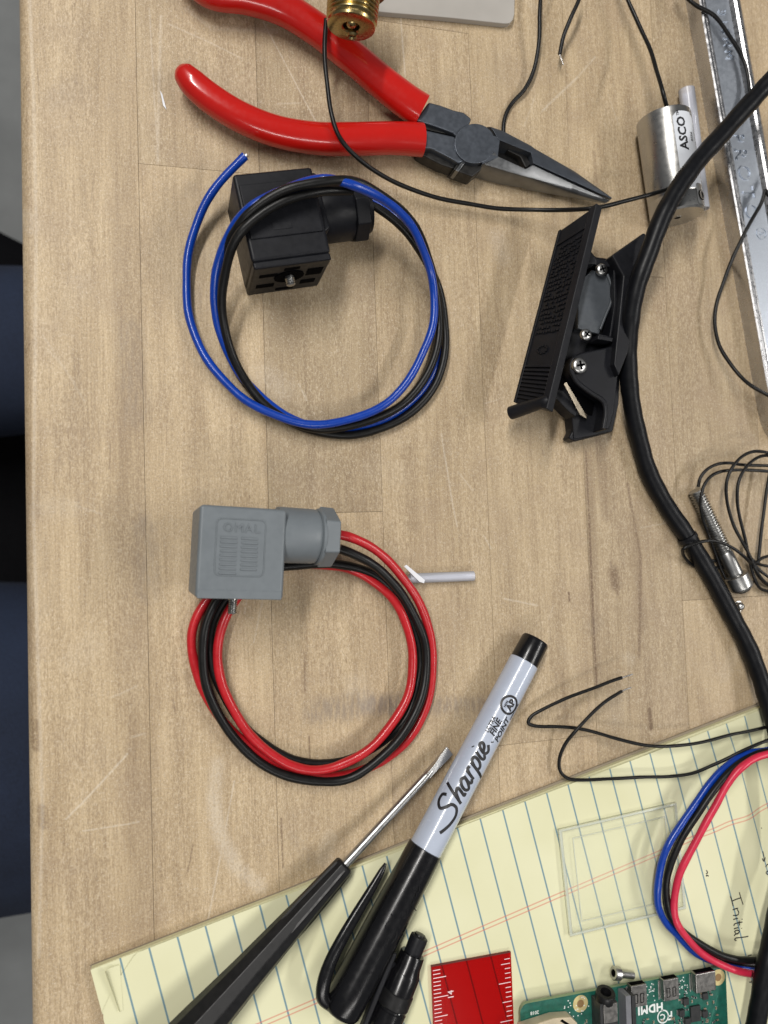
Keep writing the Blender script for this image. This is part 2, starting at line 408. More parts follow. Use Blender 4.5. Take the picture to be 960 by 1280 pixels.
M_floor = simple('floor_concrete', (0.26, 0.27, 0.27), 0.7, var=0.15, vscale=0.01, bump=0.2, bscale=0.2)
def denim():
    m = NT('blue_denim'); v = m.mm('pos')
    w = m.noise(v, 0.9, 3, 0.7); b = m.noise(v, 0.012, 3)
    c = m.ramp(m.math('ADD', m.math('MULTIPLY', w, .5), m.math('MULTIPLY', b, .5)), [(0.35, (0.005, 0.009, 0.022)), (0.65, (0.017, 0.029, 0.064))])
    m.link(c, m.b.inputs['Base Color']); m.b.inputs['Roughness'].default_value = 0.9; m.bump(w, .4, .4); return m.m
M_denim = denim()
M_red = simple('red_vinyl_grip', (0.46, 0.008, 0.005), 0.22, var=0.05, vscale=0.06, rvar=0.025, coat=0.35, dust=0.025)
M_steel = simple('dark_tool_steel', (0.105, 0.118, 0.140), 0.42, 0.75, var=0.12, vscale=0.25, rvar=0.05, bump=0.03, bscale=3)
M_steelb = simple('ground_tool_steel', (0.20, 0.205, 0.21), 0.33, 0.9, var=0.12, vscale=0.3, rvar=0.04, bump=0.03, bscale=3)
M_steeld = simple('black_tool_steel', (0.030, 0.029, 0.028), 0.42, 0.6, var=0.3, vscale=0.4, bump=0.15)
M_brass = simple('machined_brass', (0.42, 0.325, 0.15), 0.27, 1.0, var=0.15, vscale=0.2, rvar=0.04, bump=0.02, bscale=2)
M_copper = simple('dull_copper_brass', (0.26, 0.15, 0.07), 0.4, 1.0, var=0.2)
M_wireb = simple('black_wire_insulation', (0.006, 0.006, 0.006), 0.38, var=0.2, rvar=0.04, spec=0.30)
M_cable = simple('black_cable_jacket', (0.004, 0.0045, 0.006), 0.40, var=0.2, rvar=0.04, spec=0.22)
M_blue = simple('blue_wire_insulation', (0.001, 0.040, 0.32), 0.30, var=0.08, rvar=0.03, coat=0.1)
M_redw = simple('red_wire_insulation', (0.46, 0.012, 0.018), 0.32, var=0.10, rvar=0.05, coat=0.1)
M_pinkw = simple('crimson_wire_insulation', (0.60, 0.025, 0.065), 0.34, var=0.08, rvar=0.05)
M_tin = simple('tinned_copper', (0.62, 0.60, 0.58), 0.35, 1.0)
M_blk = simple('black_moulded_nylon', (0.006, 0.0065, 0.009), 0.46, var=0.2, rvar=0.04, bump=0.12, bscale=3, dust=0.03, spec=0.26)
M_blk2 = simple('charcoal_moulded_plastic', (0.009, 0.0095, 0.012), 0.44, var=0.2, rvar=0.05, bump=0.12, bscale=3, dust=0.04, spec=0.26)
M_hole = simple('painted_recess_shade', (0.002, 0.002, 0.0025), 0.9, spec=0.03)  # flat near-black painted in for the shade inside uncut openings and slots
M_greyp = simple('grey_moulded_plastic', (0.145, 0.165, 0.180), 0.46, var=0.05, rvar=0.06, bump=0.12, bscale=3.0, dust=0.05)
M_zinc = simple('zinc_plated_steel', (0.46, 0.46, 0.45), 0.34, 1.0, var=0.06, vscale=0.3, rvar=0.03)
M_chrome = simple('satin_stainless', (0.44, 0.435, 0.42), 0.30, 1.0, var=0.05, vscale=0.1, rvar=0.03)
M_satin = simple('satin_chrome_panel', (0.52, 0.56, 0.62), 0.45, 1.0, var=0.14, vscale=3.0, rvar=0.03, bump=0.15, bscale=5.0)
M_polish = simple('polished_chrome', (0.52, 0.52, 0.53), 0.30, 1.0, var=0.06, bump=0.03, bscale=3)
M_white = simple('white_label_film', (0.62, 0.65, 0.70), 0.4, var=0.03)
M_ink = simple('black_print', (0.010, 0.010, 0.012), 0.5)
M_barrel = simple('grey_marker_barrel', (0.45, 0.50, 0.60), 0.24, var=0.03, rvar=0.04, coat=0.5)
M_cap = simple('glossy_black_plastic', (0.004, 0.004, 0.005), 0.24, var=0.1, rvar=0.03, dust=0.03)
M_rub = simple('worn_black_handle', (0.006, 0.006, 0.0065), 0.42, var=0.25, rvar=0.05, bump=0.3, bscale=2.5, dust=0.04, spec=.4)
M_pcb = simple('green_circuit_board', (0.010, 0.105, 0.075), 0.38, var=0.25, vscale=0.5, rvar=0.08, coat=0.3)
M_pcbl = simple('circuit_board_trace', (0.03, 0.17, 0.125), 0.4)
M_silk = simple('white_silkscreen', (0.70, 0.74, 0.72), 0.5)
M_gold = simple('bare_pad_ring', (0.62, 0.52, 0.25), 0.45, 0.4)
M_shell = simple('connector_shell_steel', (0.30, 0.29, 0.275), 0.34, 1.0, var=0.12, vscale=0.5, rvar=0.06)
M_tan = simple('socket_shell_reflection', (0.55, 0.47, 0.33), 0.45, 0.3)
M_ic = simple('chip_resin', (0.020, 0.021, 0.022), 0.45)
M_card = simple('grey_backing_board', (0.30, 0.255, 0.19), 0.85, var=0.1)
M_paperedge = simple('yellow_page_edges', (0.60, 0.58, 0.36), 0.9, var=0.08, vscale=1.5)
M_tubec = clear('translucent_sleeve_plastic', (0.92, 0.93, 0.97), milky=0.45, milk_col=(0.82, 0.84, 0.92), rough=0.25)
M_whitep = simple('white_plastic', (0.74, 0.76, 0.80), 0.35, var=0.03)
M_acry = clear('clear_acrylic', (0.998, 1.0, 0.996), milky=0.09, milk_col=(0.95, 0.96, 0.86), ior=1.30, rough=0.12)
M_acryedge = clear('frosted_acrylic_edge', (0.985, 0.995, 0.98), milky=0.42, milk_col=(0.74, 0.78, 0.70), ior=1.40, rough=0.2)
M_milk = clear('milky_plastic_sheet', (0.75, 0.74, 0.72), milky=0.78, milk_col=(0.46, 0.435, 0.40), rough=0.5)
M_redclear = clear('red_transparent_plastic', (0.94, 0.10, 0.09), milky=0.10, milk_col=(0.62, 0.008, 0.008), rough=0.12)
M_tick = simple('white_graduations', (0.85, 0.62, 0.64), 0.5)
M_edge = simple('dark_red_cut_edge', (0.10, 0.004, 0.004), 0.5)
M_gasket = simple('recessed_grey_rubber', (0.060, 0.068, 0.078), 0.40, var=0.1)

# ================================================================ SETTING
part('floor', box(-1600, 1600, -1600, 1600, -940, -900), M_floor, kind='structure')

# ---- workbench: maple staves with recessed joints, rounded front edge
bench = thing('workbench', 'scratched maple butcher block workbench top under everything, with rounded left edge', 'workbench', (0, 0, -44))
X0, W = -49.13, 39.414
TOPZ = 0.0
def yj(px, py): return P(px, py).y
joints = {0: [], 1: [yj(225, 209)], 2: [yj(450, 640)], 3: [yj(545, 36)], 4: [yj(680, 926)], 5: [yj(819, 346)], 6: [yj(900, 748)]}
staves = []
for k in range(0, 16):
    xa, xb = X0 + W * k, X0 + W * (k + 1)
    ys = joints.get(k, [random.uniform(-200, 300), ])
    cuts = [-420] + sorted(ys) + [520]
    for a, b in zip(cuts, cuts[1:]):
        g = 0.04
        if k == 0:
            prof = [(xb - g, 0), (-42.0, 0)] + [(-42.0 - 3.6 * math.sin(t), -3.6 + 3.6 * math.cos(t)) for t in (0.26, .52, .79, 1.05, 1.31, 1.571)] + [(-45.6, -42), (-43.6, -44), (xb - g, -44)]
            vs = [V(x, a + g, z) for x, z in prof] + [V(x, b - g, z) for x, z in prof]; n = len(prof)
            fs = [tuple(range(n)), tuple(reversed(range(n, 2 * n)))] + [(i, i + n, (i + 1) % n + n, (i + 1) % n) for i in range(n)]
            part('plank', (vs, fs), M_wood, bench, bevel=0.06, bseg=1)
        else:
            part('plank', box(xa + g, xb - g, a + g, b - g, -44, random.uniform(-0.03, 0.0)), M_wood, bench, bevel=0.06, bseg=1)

# ---- seated person in jeans beside the bench
def skin_body(name, joints_, edges, radii, mat, **kw):
    me = bpy.data.meshes.new(name); me.from_pydata([tuple(Vector(j) / 1000) for j in joints_], edges, []); me.update()
    o = bpy.data.objects.new(name, me); COL.objects.link(o)
    s = o.modifiers.new('skin', 'SKIN'); s.use_smooth_shade = True
    for i, r in enumerate(radii): me.skin_vertices[0].data[i].radius = (r[0] / 1000, r[1] / 1000)
    me.skin_vertices[0].data[0].use_root = True
    u = o.modifiers.new('sub', 'SUBSURF'); u.levels = 2; u.render_levels = 2
    me.materials.append(mat)
    for k, v in kw.items(): o[k] = v
    return o
js = [(-430, -20, -390), (-430, 120, -395), (-260, 145, -370), (-80, 152, -330), (60, 160, -345), (75, 180, -600), (70, 180, -850), (180, 180, -880),
      (-430, -130, -395), (-260, -130, -360), (-80, -120, -320), (60, -140, -345), (75, -150, -600), (70, -150, -850), (180, -150, -880), (-450, -20, -200), (-450, -20, 20)]
ed = [(0, 1), (1, 2), (2, 3), (3, 4), (4, 5), (5, 6), (6, 7), (0, 8), (8, 9), (9, 10), (10, 11), (11, 12), (12, 13), (13, 14), (0, 15), (15, 16)]
rr_ = [(120, 120), (95, 95), (76, 76), (62, 62), (62, 60), (58, 56), (45, 42), (38, 34), (115, 110), (120, 112), (128, 112), (84, 78), (58, 56), (45, 42), (38, 34), (125, 150), (135, 170)]
stool = thing('stool', 'added black padded stool seat darkening the gap under the person beyond the left bench edge', 'stool', (-300, 10, -900))  # added seat; its black stands in for the dark between the thighs
part('seat', lathe([(200, -480), (262, -476), (270, -460), (270, -430), (255, -418), (10, -415)], 48), simple('black_vinyl', (.003, .003, .004), .8, spec=.1), stool, M=T(-250, 30, 0), smooth=40)
part('post', lathe([(25, -890), (25, -478)], 20), M_zinc, stool, M=T(-250, 30, 0))
part('base', lathe([(240, -900), (240, -890), (60, -860), (25, -858)], 32), M_zinc, stool, M=T(-250, 30, 0))
bod = skin_body('person', js, ed, rr_, M_denim)
bod['label'] = 'person in dark blue jeans sitting beyond the left edge of the bench'; bod['category'] = 'person'

# ================================================================ LEGAL PAD
PZ = 3.2
A = P(113, 1213, PZ); B = P(950, 887, PZ)
ang = math.degrees(math.atan2(B.y - A.y, B.x - A.x))
PADM = T(A.x, A.y, 0) @ RZ(ang)
PADI = PADM.inverted()
def pl(px, py, z=PZ): q = PADI @ P(px, py, z); return q
pad = thing('legal_pad', 'yellow ruled legal pad lying at an angle with handwriting and a folded lower corner', 'notepad', (PADM @ V(0, 0, 0)))
def paper():
    m = NT('yellow_ruled_paper'); pos = m.mm('pos')
    ux = PADM.to_3x3() @ V(1, 0, 0); uy = PADM.to_3x3() @ V(0, 1, 0)
    rel = m.vm('SUBTRACT', pos, (A.x, A.y, 0))
    u = m.vm('DOT_PRODUCT', rel, tuple(ux)); v = m.vm('DOT_PRODUCT', rel, tuple(uy))
    base = m.ramp(m.noise(pos, 0.03, 3), [(0.3, (0.665, 0.655, 0.425)), (0.7, (0.720, 0.712, 0.490))])
    l0 = pl(656.6, 1004.3).x; step = 8.73
    ph = m.math('ABSOLUTE', m.math('SUBTRACT', m.math('FRACT', m.math('ADD', m.math('DIVIDE', m.math('SUBTRACT', u, l0), step), 0.5 + 100)), 0.5))
    inside = m.mapr(u, 8, 8.3)
    ln = m.math('MULTIPLY', m.mapr(ph, 0.018, 0.048, 1, 0), inside)
    col = m.mix(m.math('MULTIPLY', ln, 0.80), base, c4((0.045, 0.185, 0.30)))
    for q in (pl(703, 1115).y, pl(703, 1115).y - 1.45):
        d = m.math('ABSOLUTE', m.math('SUBTRACT', v, q))
        col = m.mix(m.math('MULTIPLY', m.mapr(d, 0.10, 0.34, 1, 0), 0.62), col, c4((0.62, 0.16, 0.12)))
    m.link(col, m.b.inputs['Base Color']); m.b.inputs['Roughness'].default_value = 0.8; m.b.inputs['Specular IOR Level'].default_value = 0.2
    m.bump(m.math('ADD', m.noise(pos, 1.2, 3), m.math('MULTIPLY', m.noise(pos, .12, 3), 5)), 0.12, 0.1); return m.m
M_paper = paper()
PW, PH = 297, -216
part('backing_board', prism([(-.3, .2), (60, .3), (110, 1.1), (PW, 1.4), (PW, PH), (-.3, PH)], 0, 0.8), M_card, pad, M=PADM)
part('page_stack', prism([(0.2, 0.15), (PW - 1, 0.6), (PW - 1, PH + 1), (0.2, PH + 1)], 0.8, 2.75), M_paperedge, pad, M=PADM)
def page_z(x, y):
    r = pl(925, 1000).x
    z = 0.25 * math.sin(x * 0.045 + y * 0.03)
    z += 2.2 * math.exp(-((x - r) / 6.0) ** 2) * min(1, max(0, (-y) / 18)) + 0.8 * math.exp(-((x - r + 14) / 6.0) ** 2) * min(1, max(0, (-y) / 18))
    return PZ + max(z, -0.15) * min(1.0, max(0, x / 30))
nx, ny = 150, 70
vs = []; fs = []
for j in range(ny + 1):
    for i in range(nx + 1):
        x = PW * i / nx; y = PH * j / ny
        yy = y - 0.0
        if j == 0: yy = -0.25 + 0.35 * math.sin(x * .05) * .5
        if x + (-y) < 13.5:                                   # torn, turned-in corner
            s = 13.5 - (x - y); x += s * .45; yy -= s * .45
        vs.append(V(x, yy, page_z(x, yy)))
for j in range(ny):
    for i in range(nx):
        a = j * (nx + 1) + i; fs.append((a, a + nx + 1, a + nx + 2, a + 1))
part('top_page', (vs, fs), M_paper, pad, M=PADM, smooth=60)
# folded corner
def curl(u0, v0, w, l, rot, h, turns=1.6):
    vs, fs = [], []; n = 10; m_ = 6
    for j in range(m_ + 1):
        for i in range(n + 1):
            t = i / n; a = t * turns; k = j / m_
            vs.append(V(math.sin(a) * w * (1 - .75 * k), l * k, (1 - math.cos(a)) * h * (1 - .7 * k)))
    for j in range(m_):
        for i in range(n):
            a = j * (n + 1) + i; fs.append((a, a + 1, a + n + 2, a + n + 1))
    return xf((vs, fs), T(u0, v0, 0) @ RZ(rot))
q = pl(150, 1206); part('folded_corner', curl(q.x, q.y, 4.2, 13.5, -190, 2.0, 1.9), M_paper, pad, M=PADM @ T(0, 0, PZ + .15), smooth=60, label='pointed paper flap curled up at the torn corner')
q = pl(118, 1222)
part('under_page', prism([(0, 0), (15, 0), (12, -4), (4, -13), (0, -14)], 2.76, 2.95), M_paper, pad, M=PADM)

# handwriting: traced pen lines
def ink(px_lines, w=0.42):
    gs = []
    for ln in px_lines:
        pts = [pl(*p) for p in ln]
        g = stroke([(p.x, p.y) for p in pts], w, 4, 0.02)
        gs.append(([V(v.x, v.y, page_z(v.x, v.y) + 0.03 + v.z) for v in g[0]], g[1]))
    return join(*gs)
def k8(pts): return [(800 + x / 4.267, 940 + y / 4.267) for x, y in pts]
word = [k8(l) for l in (
    [(520, 742), (528, 770), (540, 808)], [(528, 772), (500, 780), (478, 790)], [(472, 762), (480, 790), (486, 815)],
    [(512, 826), (492, 832), (484, 836)], [(508, 832), (516, 850), (510, 862), (486, 866)],
    [(512, 880), (496, 884), (488, 888)], [(532, 884), (536, 886)],
    [(536, 900), (510, 905), (494, 912), (492, 922)], [(518, 892), (520, 918)],
    [(514, 930), (500, 934), (492, 938)], [(530, 932), (533, 934)], [(512, 962), (520, 950), (508, 944), (496, 952), (506, 964), (516, 960), (498, 968), (494, 976)],
    [(568, 976), (545, 980), (515, 984), (500, 988), (497, 996), (506, 1000)],
)]
part('handwritten_word', ink(word), M_ink, pad, M=PADM, label='word Initial handwritten in black ink')
part('handwritten_mark', ink([k8([(350, 628), (356, 642), (348, 648)]), k8([(350, 662), (352, 655), (362, 660)])]), M_ink, pad, M=PADM, label='small bent pen tick')
part('handwritten_word', ink([k8(l) for l in ([(636, 520), (642, 550), (640, 570)], [(630, 556), (640, 572), (652, 552)],
    [(648, 602), (664, 590), (676, 602), (668, 622), (650, 630), (660, 642), (690, 640)], [(668, 656), (690, 650)], [(672, 670), (668, 690), (684, 690), (676, 706), (690, 712)], [(636, 398), (640, 404)])]), M_ink, pad, M=PADM, label='arrow and start of a word at the frame edge')
part('handwritten_mark', ink([k8(l) for l in ([(585, 1075), (566, 1080), (560, 1092), (572, 1100), (590, 1086)], [(600, 1112), (610, 1118)], [(586, 1212), (590, 1236), (592, 1250)], [(574, 1222), (604, 1216)])]), M_ink, pad, M=PADM, label='pen marks half under the wires')

# ================================================================ CLEAR ACRYLIC PLATES ON PAD
ap = [P(*p, 4.4) for p in ((698, 1037), (845, 1003), (857, 1135), (712, 1170))]
c0 = P(705, 1104, PZ)
ac = thing('acrylic_plate', 'square clear acrylic plate with a raised rim lying on the yellow pad', 'plastic plate', P(778, 1086, PZ))
cx_ = sum((p for p in ap), V(0, 0, 0)) / 4
def inset(k): return [cx_ + (p - cx_) * k for p in ap]
part('sheet', prism([(p.x, p.y) for p in ap], PZ + .35, PZ + 1.0), M_acry, ac, bevel=.12)
part('rim', holed([(p.x, p.y) for p in inset(1.0)], [(p.x, p.y) for p in inset(.955)], PZ + 1.0, PZ + 1.7), M_acryedge, ac, bevel=.1)
part('inner_ridge', holed([(p.x, p.y) for p in inset(.79)], [(p.x, p.y) for p in inset(.775)], PZ + 1.0, PZ + 1.35), M_acryedge, ac)

# ================================================================ RED RULER
ra = P(539, 1208.6, PZ + 1); rb = P(638.3, 1190.3, PZ + 1); rd = P(543, 1280, PZ + 1)
RM = frame(V(ra.x, ra.y, PZ + .25), rb - ra); rw = (rb - ra).length
ru = thing('red_ruler', 'red see-through plastic ruler with white graduations at the bottom of the pad', 'ruler', V(ra.x, ra.y, PZ))
part('blade', prism([(0, 0), (rw, 0), (rw, -150), (0, -150)], 0, .9), M_redclear, ru, M=RM)
part('cut_edge', box(0.0, rw, -.02, .22, .0, .92), M_edge, ru, M=RM)
tk = []
for i in range(110):
    y = -1.3 - i * 1.27
    L = 5.1 if (i + 3) % 5 == 0 else 2.6
    if (i + 3) % 10 == 5: L = 4.6
    tk.append(box(.5, .5 + L, y - .13, y + .13, .905, .93))
for i in range(86):
    y = -1.9 - i * 1.588
    L = 4.4 if i % 8 == 5 else (3.3 if i % 4 == 1 else 2.0)
    tk.append(box(rw - .5 - L, rw - .5, y - .12, y + .12, .905, .93))
part('graduation_marks', join(*tk), M_tick, ru, M=RM)
for s_, x, y in (('14', 6.6, -10.2), ('16', 7.0, -23.0), ('18', 7.0, -36)):
    part('numeral', xf(text(s_, 3.0, .02, .02), T(x, y, .91) @ RZ(90)), M_tick, ru, M=RM)

# ================================================================ MARKER
m0 = P(670, 799, 5.6); m1 = P(423, 1267, PZ + 6.8)
mk = thing('marker_pen', 'grey barrelled black permanent marker with its cap on, half lying on the pad', 'marker', V(m1.x, m1.y, PZ))
ax = (m0 - m1); ML = ax.length
MM = frame(m1, ax)                       # x runs from cap end to plain end, z up
AX = MM @ RY(90)                         # lathe axis z -> x
def onx(g): return xf(g, RY(90))
rC = 6.5; K9 = 0.885
part('cap', onx(lathe([(0.2, -0.2), (5.0, 0), (6.0, .6), (rC, 2.0), (rC + .1, 9), (6.45, 30), (6.15, 48), (6.0, 56.2), (5.5, 56.4)], 48)), M_cap, mk, M=MM, smooth=40)
part('barrel', onx(lathe([(r * K9, z) for r, z in ((6.25, 56), (6.28, 57), (6.2, 80), (6.0, 112), (5.95, 127.0), (5.5, 127.4))], 64)), M_barrel, mk, M=MM, smooth=40)
part('end_plug', onx(lathe([(r * K9, z) for r, z in ((5.5, 127), (5.72, 127.2), (5.6, ML - .8), (5.2, ML - .1), (4.6, ML), (4.4, ML - .5), (.1, ML - .5))], 48)), M_cap, mk, M=MM, smooth=40)
# cap clip standing off the left flank of the cap
clp = [MM.inverted() @ P(*p) for p in ((413, 1258, 11), (404, 1247, 11.5), (405, 1228, 12), (413, 1203, 12), (428, 1173, 12), (446, 1142, 11.5), (464, 1112, 11), (477, 1089, 10.5), (482, 1079, 10))]
part('clip', tube(clp, 1, 12, 6, radii=[(1.6, 1.8), (2.2, 1.8), (2.3, 1.6), (2.2, 1.4), (2.0, 1.3), (1.8, 1.2), (1.5, 1.1), (1.1, .9), (.4, .5)]), M_cap, mk, M=MM, smooth=50)
def wrap_print(gs, u0, ang0, rad=6.0, lift=.06):
    """print laid on the barrel: glyph x runs along the barrel, glyph y round it; ang0 = degrees from the top"""
    out = []
    for g in gs:
        g = dense(g, .9); vs = []
        for v in g[0]:
            x = u0 + v.x; r = 6.28 - (x - 57) / 55 * .26 if x > 57 else 6.28
            if x > 112: r = 6.02
            r *= K9
            a = math.radians(ang0) + v.y / r
            vs.append(V(x, math.sin(a) * (r + lift + v.z), math.cos(a) * (r + lift + v.z)))
        out.append((vs, g[1]))
    return join(*out)
S = [[(1.15, 1.55), (0.95, 1.95), (0.45, 1.95), (0.2, 1.5), (0.5, 1.1), (0.9, .75), (0.95, .25), (0.55, -.1), (-.1, .0), (-.6, .25), (-1.0, .5)],
     [(1.75, 2.1), (1.55, 1.1), (1.35, 0)], [(1.42, .35), (1.7, .9), (1.98, .95), (1.95, .5), (1.9, .1), (2.1, .08)],
     [(2.8, .85), (2.55, 1.02), (2.28, .75), (2.22, .25), (2.42, .0), (2.68, .35), (2.85, .95)], [(2.84, .95), (2.76, .25), (2.88, .02), (3.05, .2)],
     [(3.25, 1.0), (3.12, 0)], [(3.17, .5), (3.36, .95), (3.6, .92)],
     [(3.85, 1.0), (3.6, -.95)], [(3.78, .5), (4.0, .98), (4.28, .9), (4.25, .3), (4.0, .0), (3.74, .15)],
     [(4.62, 1.0), (4.52, .2), (4.66, .0), (4.84, .2)], [(4.72, 1.42), (4.75, 1.5)],
     [(4.95, .42), (5.28, .6), (5.36, .88), (5.16, 1.02), (4.94, .7), (4.92, .2), (5.18, .0), (5.52, .3)], [(5.82, .04), (5.88, .1)]]
def glyphs(strokes, sx, sy, w, shear=.15): return [stroke([((x + shear * y) * sx, y * sy) for x, y in s], w, 5, .01) for s in strokes]
# reading direction: from cap towards the plain end, tops towards picture left/up
part('lettering', wrap_print(glyphs(S, 5.0, 3.7, 1.05), 68.0, -12), M_ink, mk, M=MM, smooth=0, label='black script word Sharpie')
sm = [xf(text('FINE', 2.9, .01, .10, shear=.2), T(4, 1.2)), xf(text('POINT', 2.9, .01, .10, shear=.2), T(4.4, -1.6))]
part('lettering', wrap_print(sm, 98.0, -8), M_ink, mk, M=MM, smooth=0, label='black print reading FINE POINT')
part('lettering', wrap_print([xf(text('ULTRA', 1.9, .01, .06, shear=.2), T(0, 0))], 102.0, 26), M_ink, mk, M=MM, smooth=0, label='small black print')
def ring_geo(r0, r1, n=28): 
    o = circle(r1, n); i = circle(r0, n); return holed(o, i, 0, .01)
seal = [ring_geo(2.6, 3.4), xf(text('AP', 3.2, .01, .16), T(.2, -.5)), xf(text('NON', 1.0, .01, .05), T(-.3, 1.3))]
part('emblem', wrap_print(seal, 111.0, -2), M_ink, mk, M=MM, smooth=0, label='round black seal')
part('lettering', wrap_print([xf(text('NONTOXIC', 1.1, .01, .06), T(0, 0))], 110.0, -40), M_ink, mk, M=MM, smooth=0)
part('embossed_name', xf(join(*glyphs(S, 3.2, 2.4, .35)), T(28, -2.0, 6.22) @ T(0, 0, 0)), M_cap, mk, M=MM, smooth=0)

# ================================================================ SECOND BLACK PEN
p0 = P(523, 1174, PZ + 6.5); p1 = P(474, 1296, PZ + 7.0)
pn = thing('black_pen', 'black pen with stepped end button lying beside the marker cap on the pad', 'pen', V(p0.x, p0.y, PZ))
PM = frame(p0, p1 - p0)
part('end_button', onx(lathe([(2.4, -1.2), (2.9, -.9), (3.0, .2), (2.9, 4.6), (3.3, 5.0)], 32)), M_blk2, pn, M=PM)
part('end_button_core', onx(lathe([(.2, -1.9), (1.8, -1.7), (1.9, -1.0)], 24)), M_rub, pn, M=PM)
part('neck', onx(lathe([(3.9, 4.6), (4.1, 5), (4.3, 8.4), (4.9, 10.5)], 32)), M_cap, pn, M=PM)
part('barrel', onx(lathe([(4.9, 10.3), (5.15, 10.8), (5.15, 22), (5.4, 22.3), (5.45, 28), (5.15, 28.5), (5.2, 120), (3, 126), (.5, 130)], 40)), M_cap, pn, M=PM)
part('grip_ring', onx(lathe([(5.2, 16.5), (5.45, 16.8), (5.45, 21), (5.2, 21.4)], 40, False)), M_rub, pn, M=PM)
part('pocket_clip', xf(box(6, 46, -7.3, -5.2, -2.0, 1.2), T(0, 0, 0)), M_blk2, pn, M=PM, bevel=.8)
part('clip_bridge', box(9, 15, -6.8, -3.5, -2, .6), M_blk2, pn, M=PM, bevel=.6)
part('lettering', xf(text('- -', 3.4, .02, .06), T(22, 1.2, 5.2) @ RZ(0)), M_silk, pn, M=PM)  # white dashes painted on as highlights of the glossy barrel

# ================================================================ SCREWDRIVER
s0 = P(429, 1083, PZ + 4.6); tp = P(562, 938, 4.2)
s1 = P(252, 1280, PZ + 7.6); 
sd = thing('screwdriver', 'small flat blade screwdriver with black faceted handle lying across the pad corner', 'screwdriver', V(s0.x, s0.y, PZ))
SM = frame(s0, s1 - s0); BM = frame(s0, tp - s0)
bl = (tp - s0).length
hv = []
def octo(r, x, n=10): return [V(x, r * math.cos(2 * math.pi * (i + .5) / n), r * math.sin(2 * math.pi * (i + .5) / n)) for i in range(n)]
def loft(rings, caps=True):
    n = len(rings[0]); v = [p for r in rings for p in r]; f = []
    for k in range(len(rings) - 1):
        for i in range(n):
            j = (i + 1) % n; f.append((k * n + i, (k + 1) * n + i, (k + 1) * n + j, k * n + j))
    if caps:
        f.append(tuple(range(n))); m_ = (len(rings) - 1) * n; f.append(tuple(reversed(range(m_, m_ + n))))
    return v, f
part('handle', loft([octo(2.8, -1.0), octo(3.4, -.3), octo(3.5, 2), octo(4.2, 18), octo(5.5, 42), octo(7.0, 62), octo(7.6, 72), octo(7.6, 98), octo(6.6, 104), octo(4, 106)]), M_rub, sd, M=SM, smooth=20, bevel=.25)
for i in range(5):
    a = 2 * math.pi * i * 2 / 10 + .3
    part('flute', loft([[V(x, math.cos(a) * r + dy * math.sin(a), math.sin(a) * r - dy * math.cos(a)) for dy in (-.55, -.2, .2, .55)] + [V(x, math.cos(a) * (r + .35), math.sin(a) * (r + .35))] for x, r in ((.4, 3.2), (4, 3.5), (18, 4.2), (24, 4.2))]), M_rub, sd, M=SM, smooth=0)
part('shaft', onx(lathe([(1.55, -1), (1.5, 0), (1.42, bl - 14), (1.3, bl - 11), (1.0, bl - 9)], 24)), M_zinc, sd, M=BM)
def rect(x, w, h): return [V(x, -w, -h), V(x, w, -h), V(x, w, h), V(x, -w, h)]
part('blade_tip', loft([rect(bl - 11.5, 1.1, 1.1), rect(bl - 7, 1.25, .9), rect(bl - 3.5, 1.75, .55), rect(bl, 2.0, .32)]), M_zinc, sd, M=BM @ RX(12), smooth=25, bevel=.1)
# ================================================================ NEEDLE NOSE PLIERS
pc = P(595, 178, 0)
pr = thing('needle_nose_pliers', 'needle nose pliers with glossy red dipped handles lying closed on the bench', 'pliers', pc)
lo = [(223.5, 84, 7), (224.5, 85.2, 7), (229, 90.5, 7), (241, 104, 7), (262, 122, 7), (300, 146, 7), (345, 164, 7), (395, 173, 7), (440, 174, 7), (485, 173, 7), (515, 174, 7), (527.5, 175, 7)]
lr = [(.3, .3), (2.0, 1.8), (3.6, 3.3), (4.6, 4.2), (4.9, 4.4), (5.0, 4.6), (5.1, 4.7), (5.3, 4.9), (5.5, 5.0), (5.5, 5.0), (5.7, 5.1), (5.75, 5.1)]
part('grip', tube([P(*p) for p in lo], 1, 28, 8, radii=lr), M_red, pr, smooth=50, label='lower red grip with a rounded free end')
up = [(232, -40, 7), (262, -14, 7), (310, -4, 7), (352, 10, 7), (395, 36, 7), (441, 72, 7), (480, 105, 7), (510, 128, 7), (527, 139, 7)]
ur = [(5, 4.6), (6.2, 4.7), (5.8, 4.8), (5.6, 4.8), (5.5, 4.8), (5.6, 5.0), (5.8, 5.0), (6.0, 5.1), (6.1, 5.1)]
part('grip', tube([P(*p) for p in up], 1, 28, 8, radii=ur), M_red, pr, smooth=50, label='upper red grip leaving the top of the frame')
def pp(l, z): return [(P(x, y, z).x, P(x, y, z).y) for x, y in l]
zt = 10.25
# far half: upper arm, runs under the pivot disc and becomes the lower jaw
part('arm', prism(pp([(520, 150), (536, 127), (551, 131), (567, 137), (580, 140), (590, 148), (583, 165), (576, 176), (566, 166), (545, 158)], 9.2), 2.0, 9.2), M_steel, pr, bevel=.7, label='upper handle arm')
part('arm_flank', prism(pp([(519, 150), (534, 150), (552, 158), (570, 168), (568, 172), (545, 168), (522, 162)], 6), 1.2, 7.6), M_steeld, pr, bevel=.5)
part('arm', prism(pp([(524, 160), (545, 165), (567, 170), (580, 178), (584, 200), (574, 204), (560, 196), (540, 186), (522, 184)], 9.4), 2.2, 9.4), M_steel, pr, bevel=.7, label='lower handle arm')
part('arm_flank', prism(pp([(522, 180), (545, 184), (562, 193), (572, 203), (567, 213), (550, 207), (530, 197), (522, 192)], 6), 1.0, 7.0), M_steeld, pr, bevel=.6)
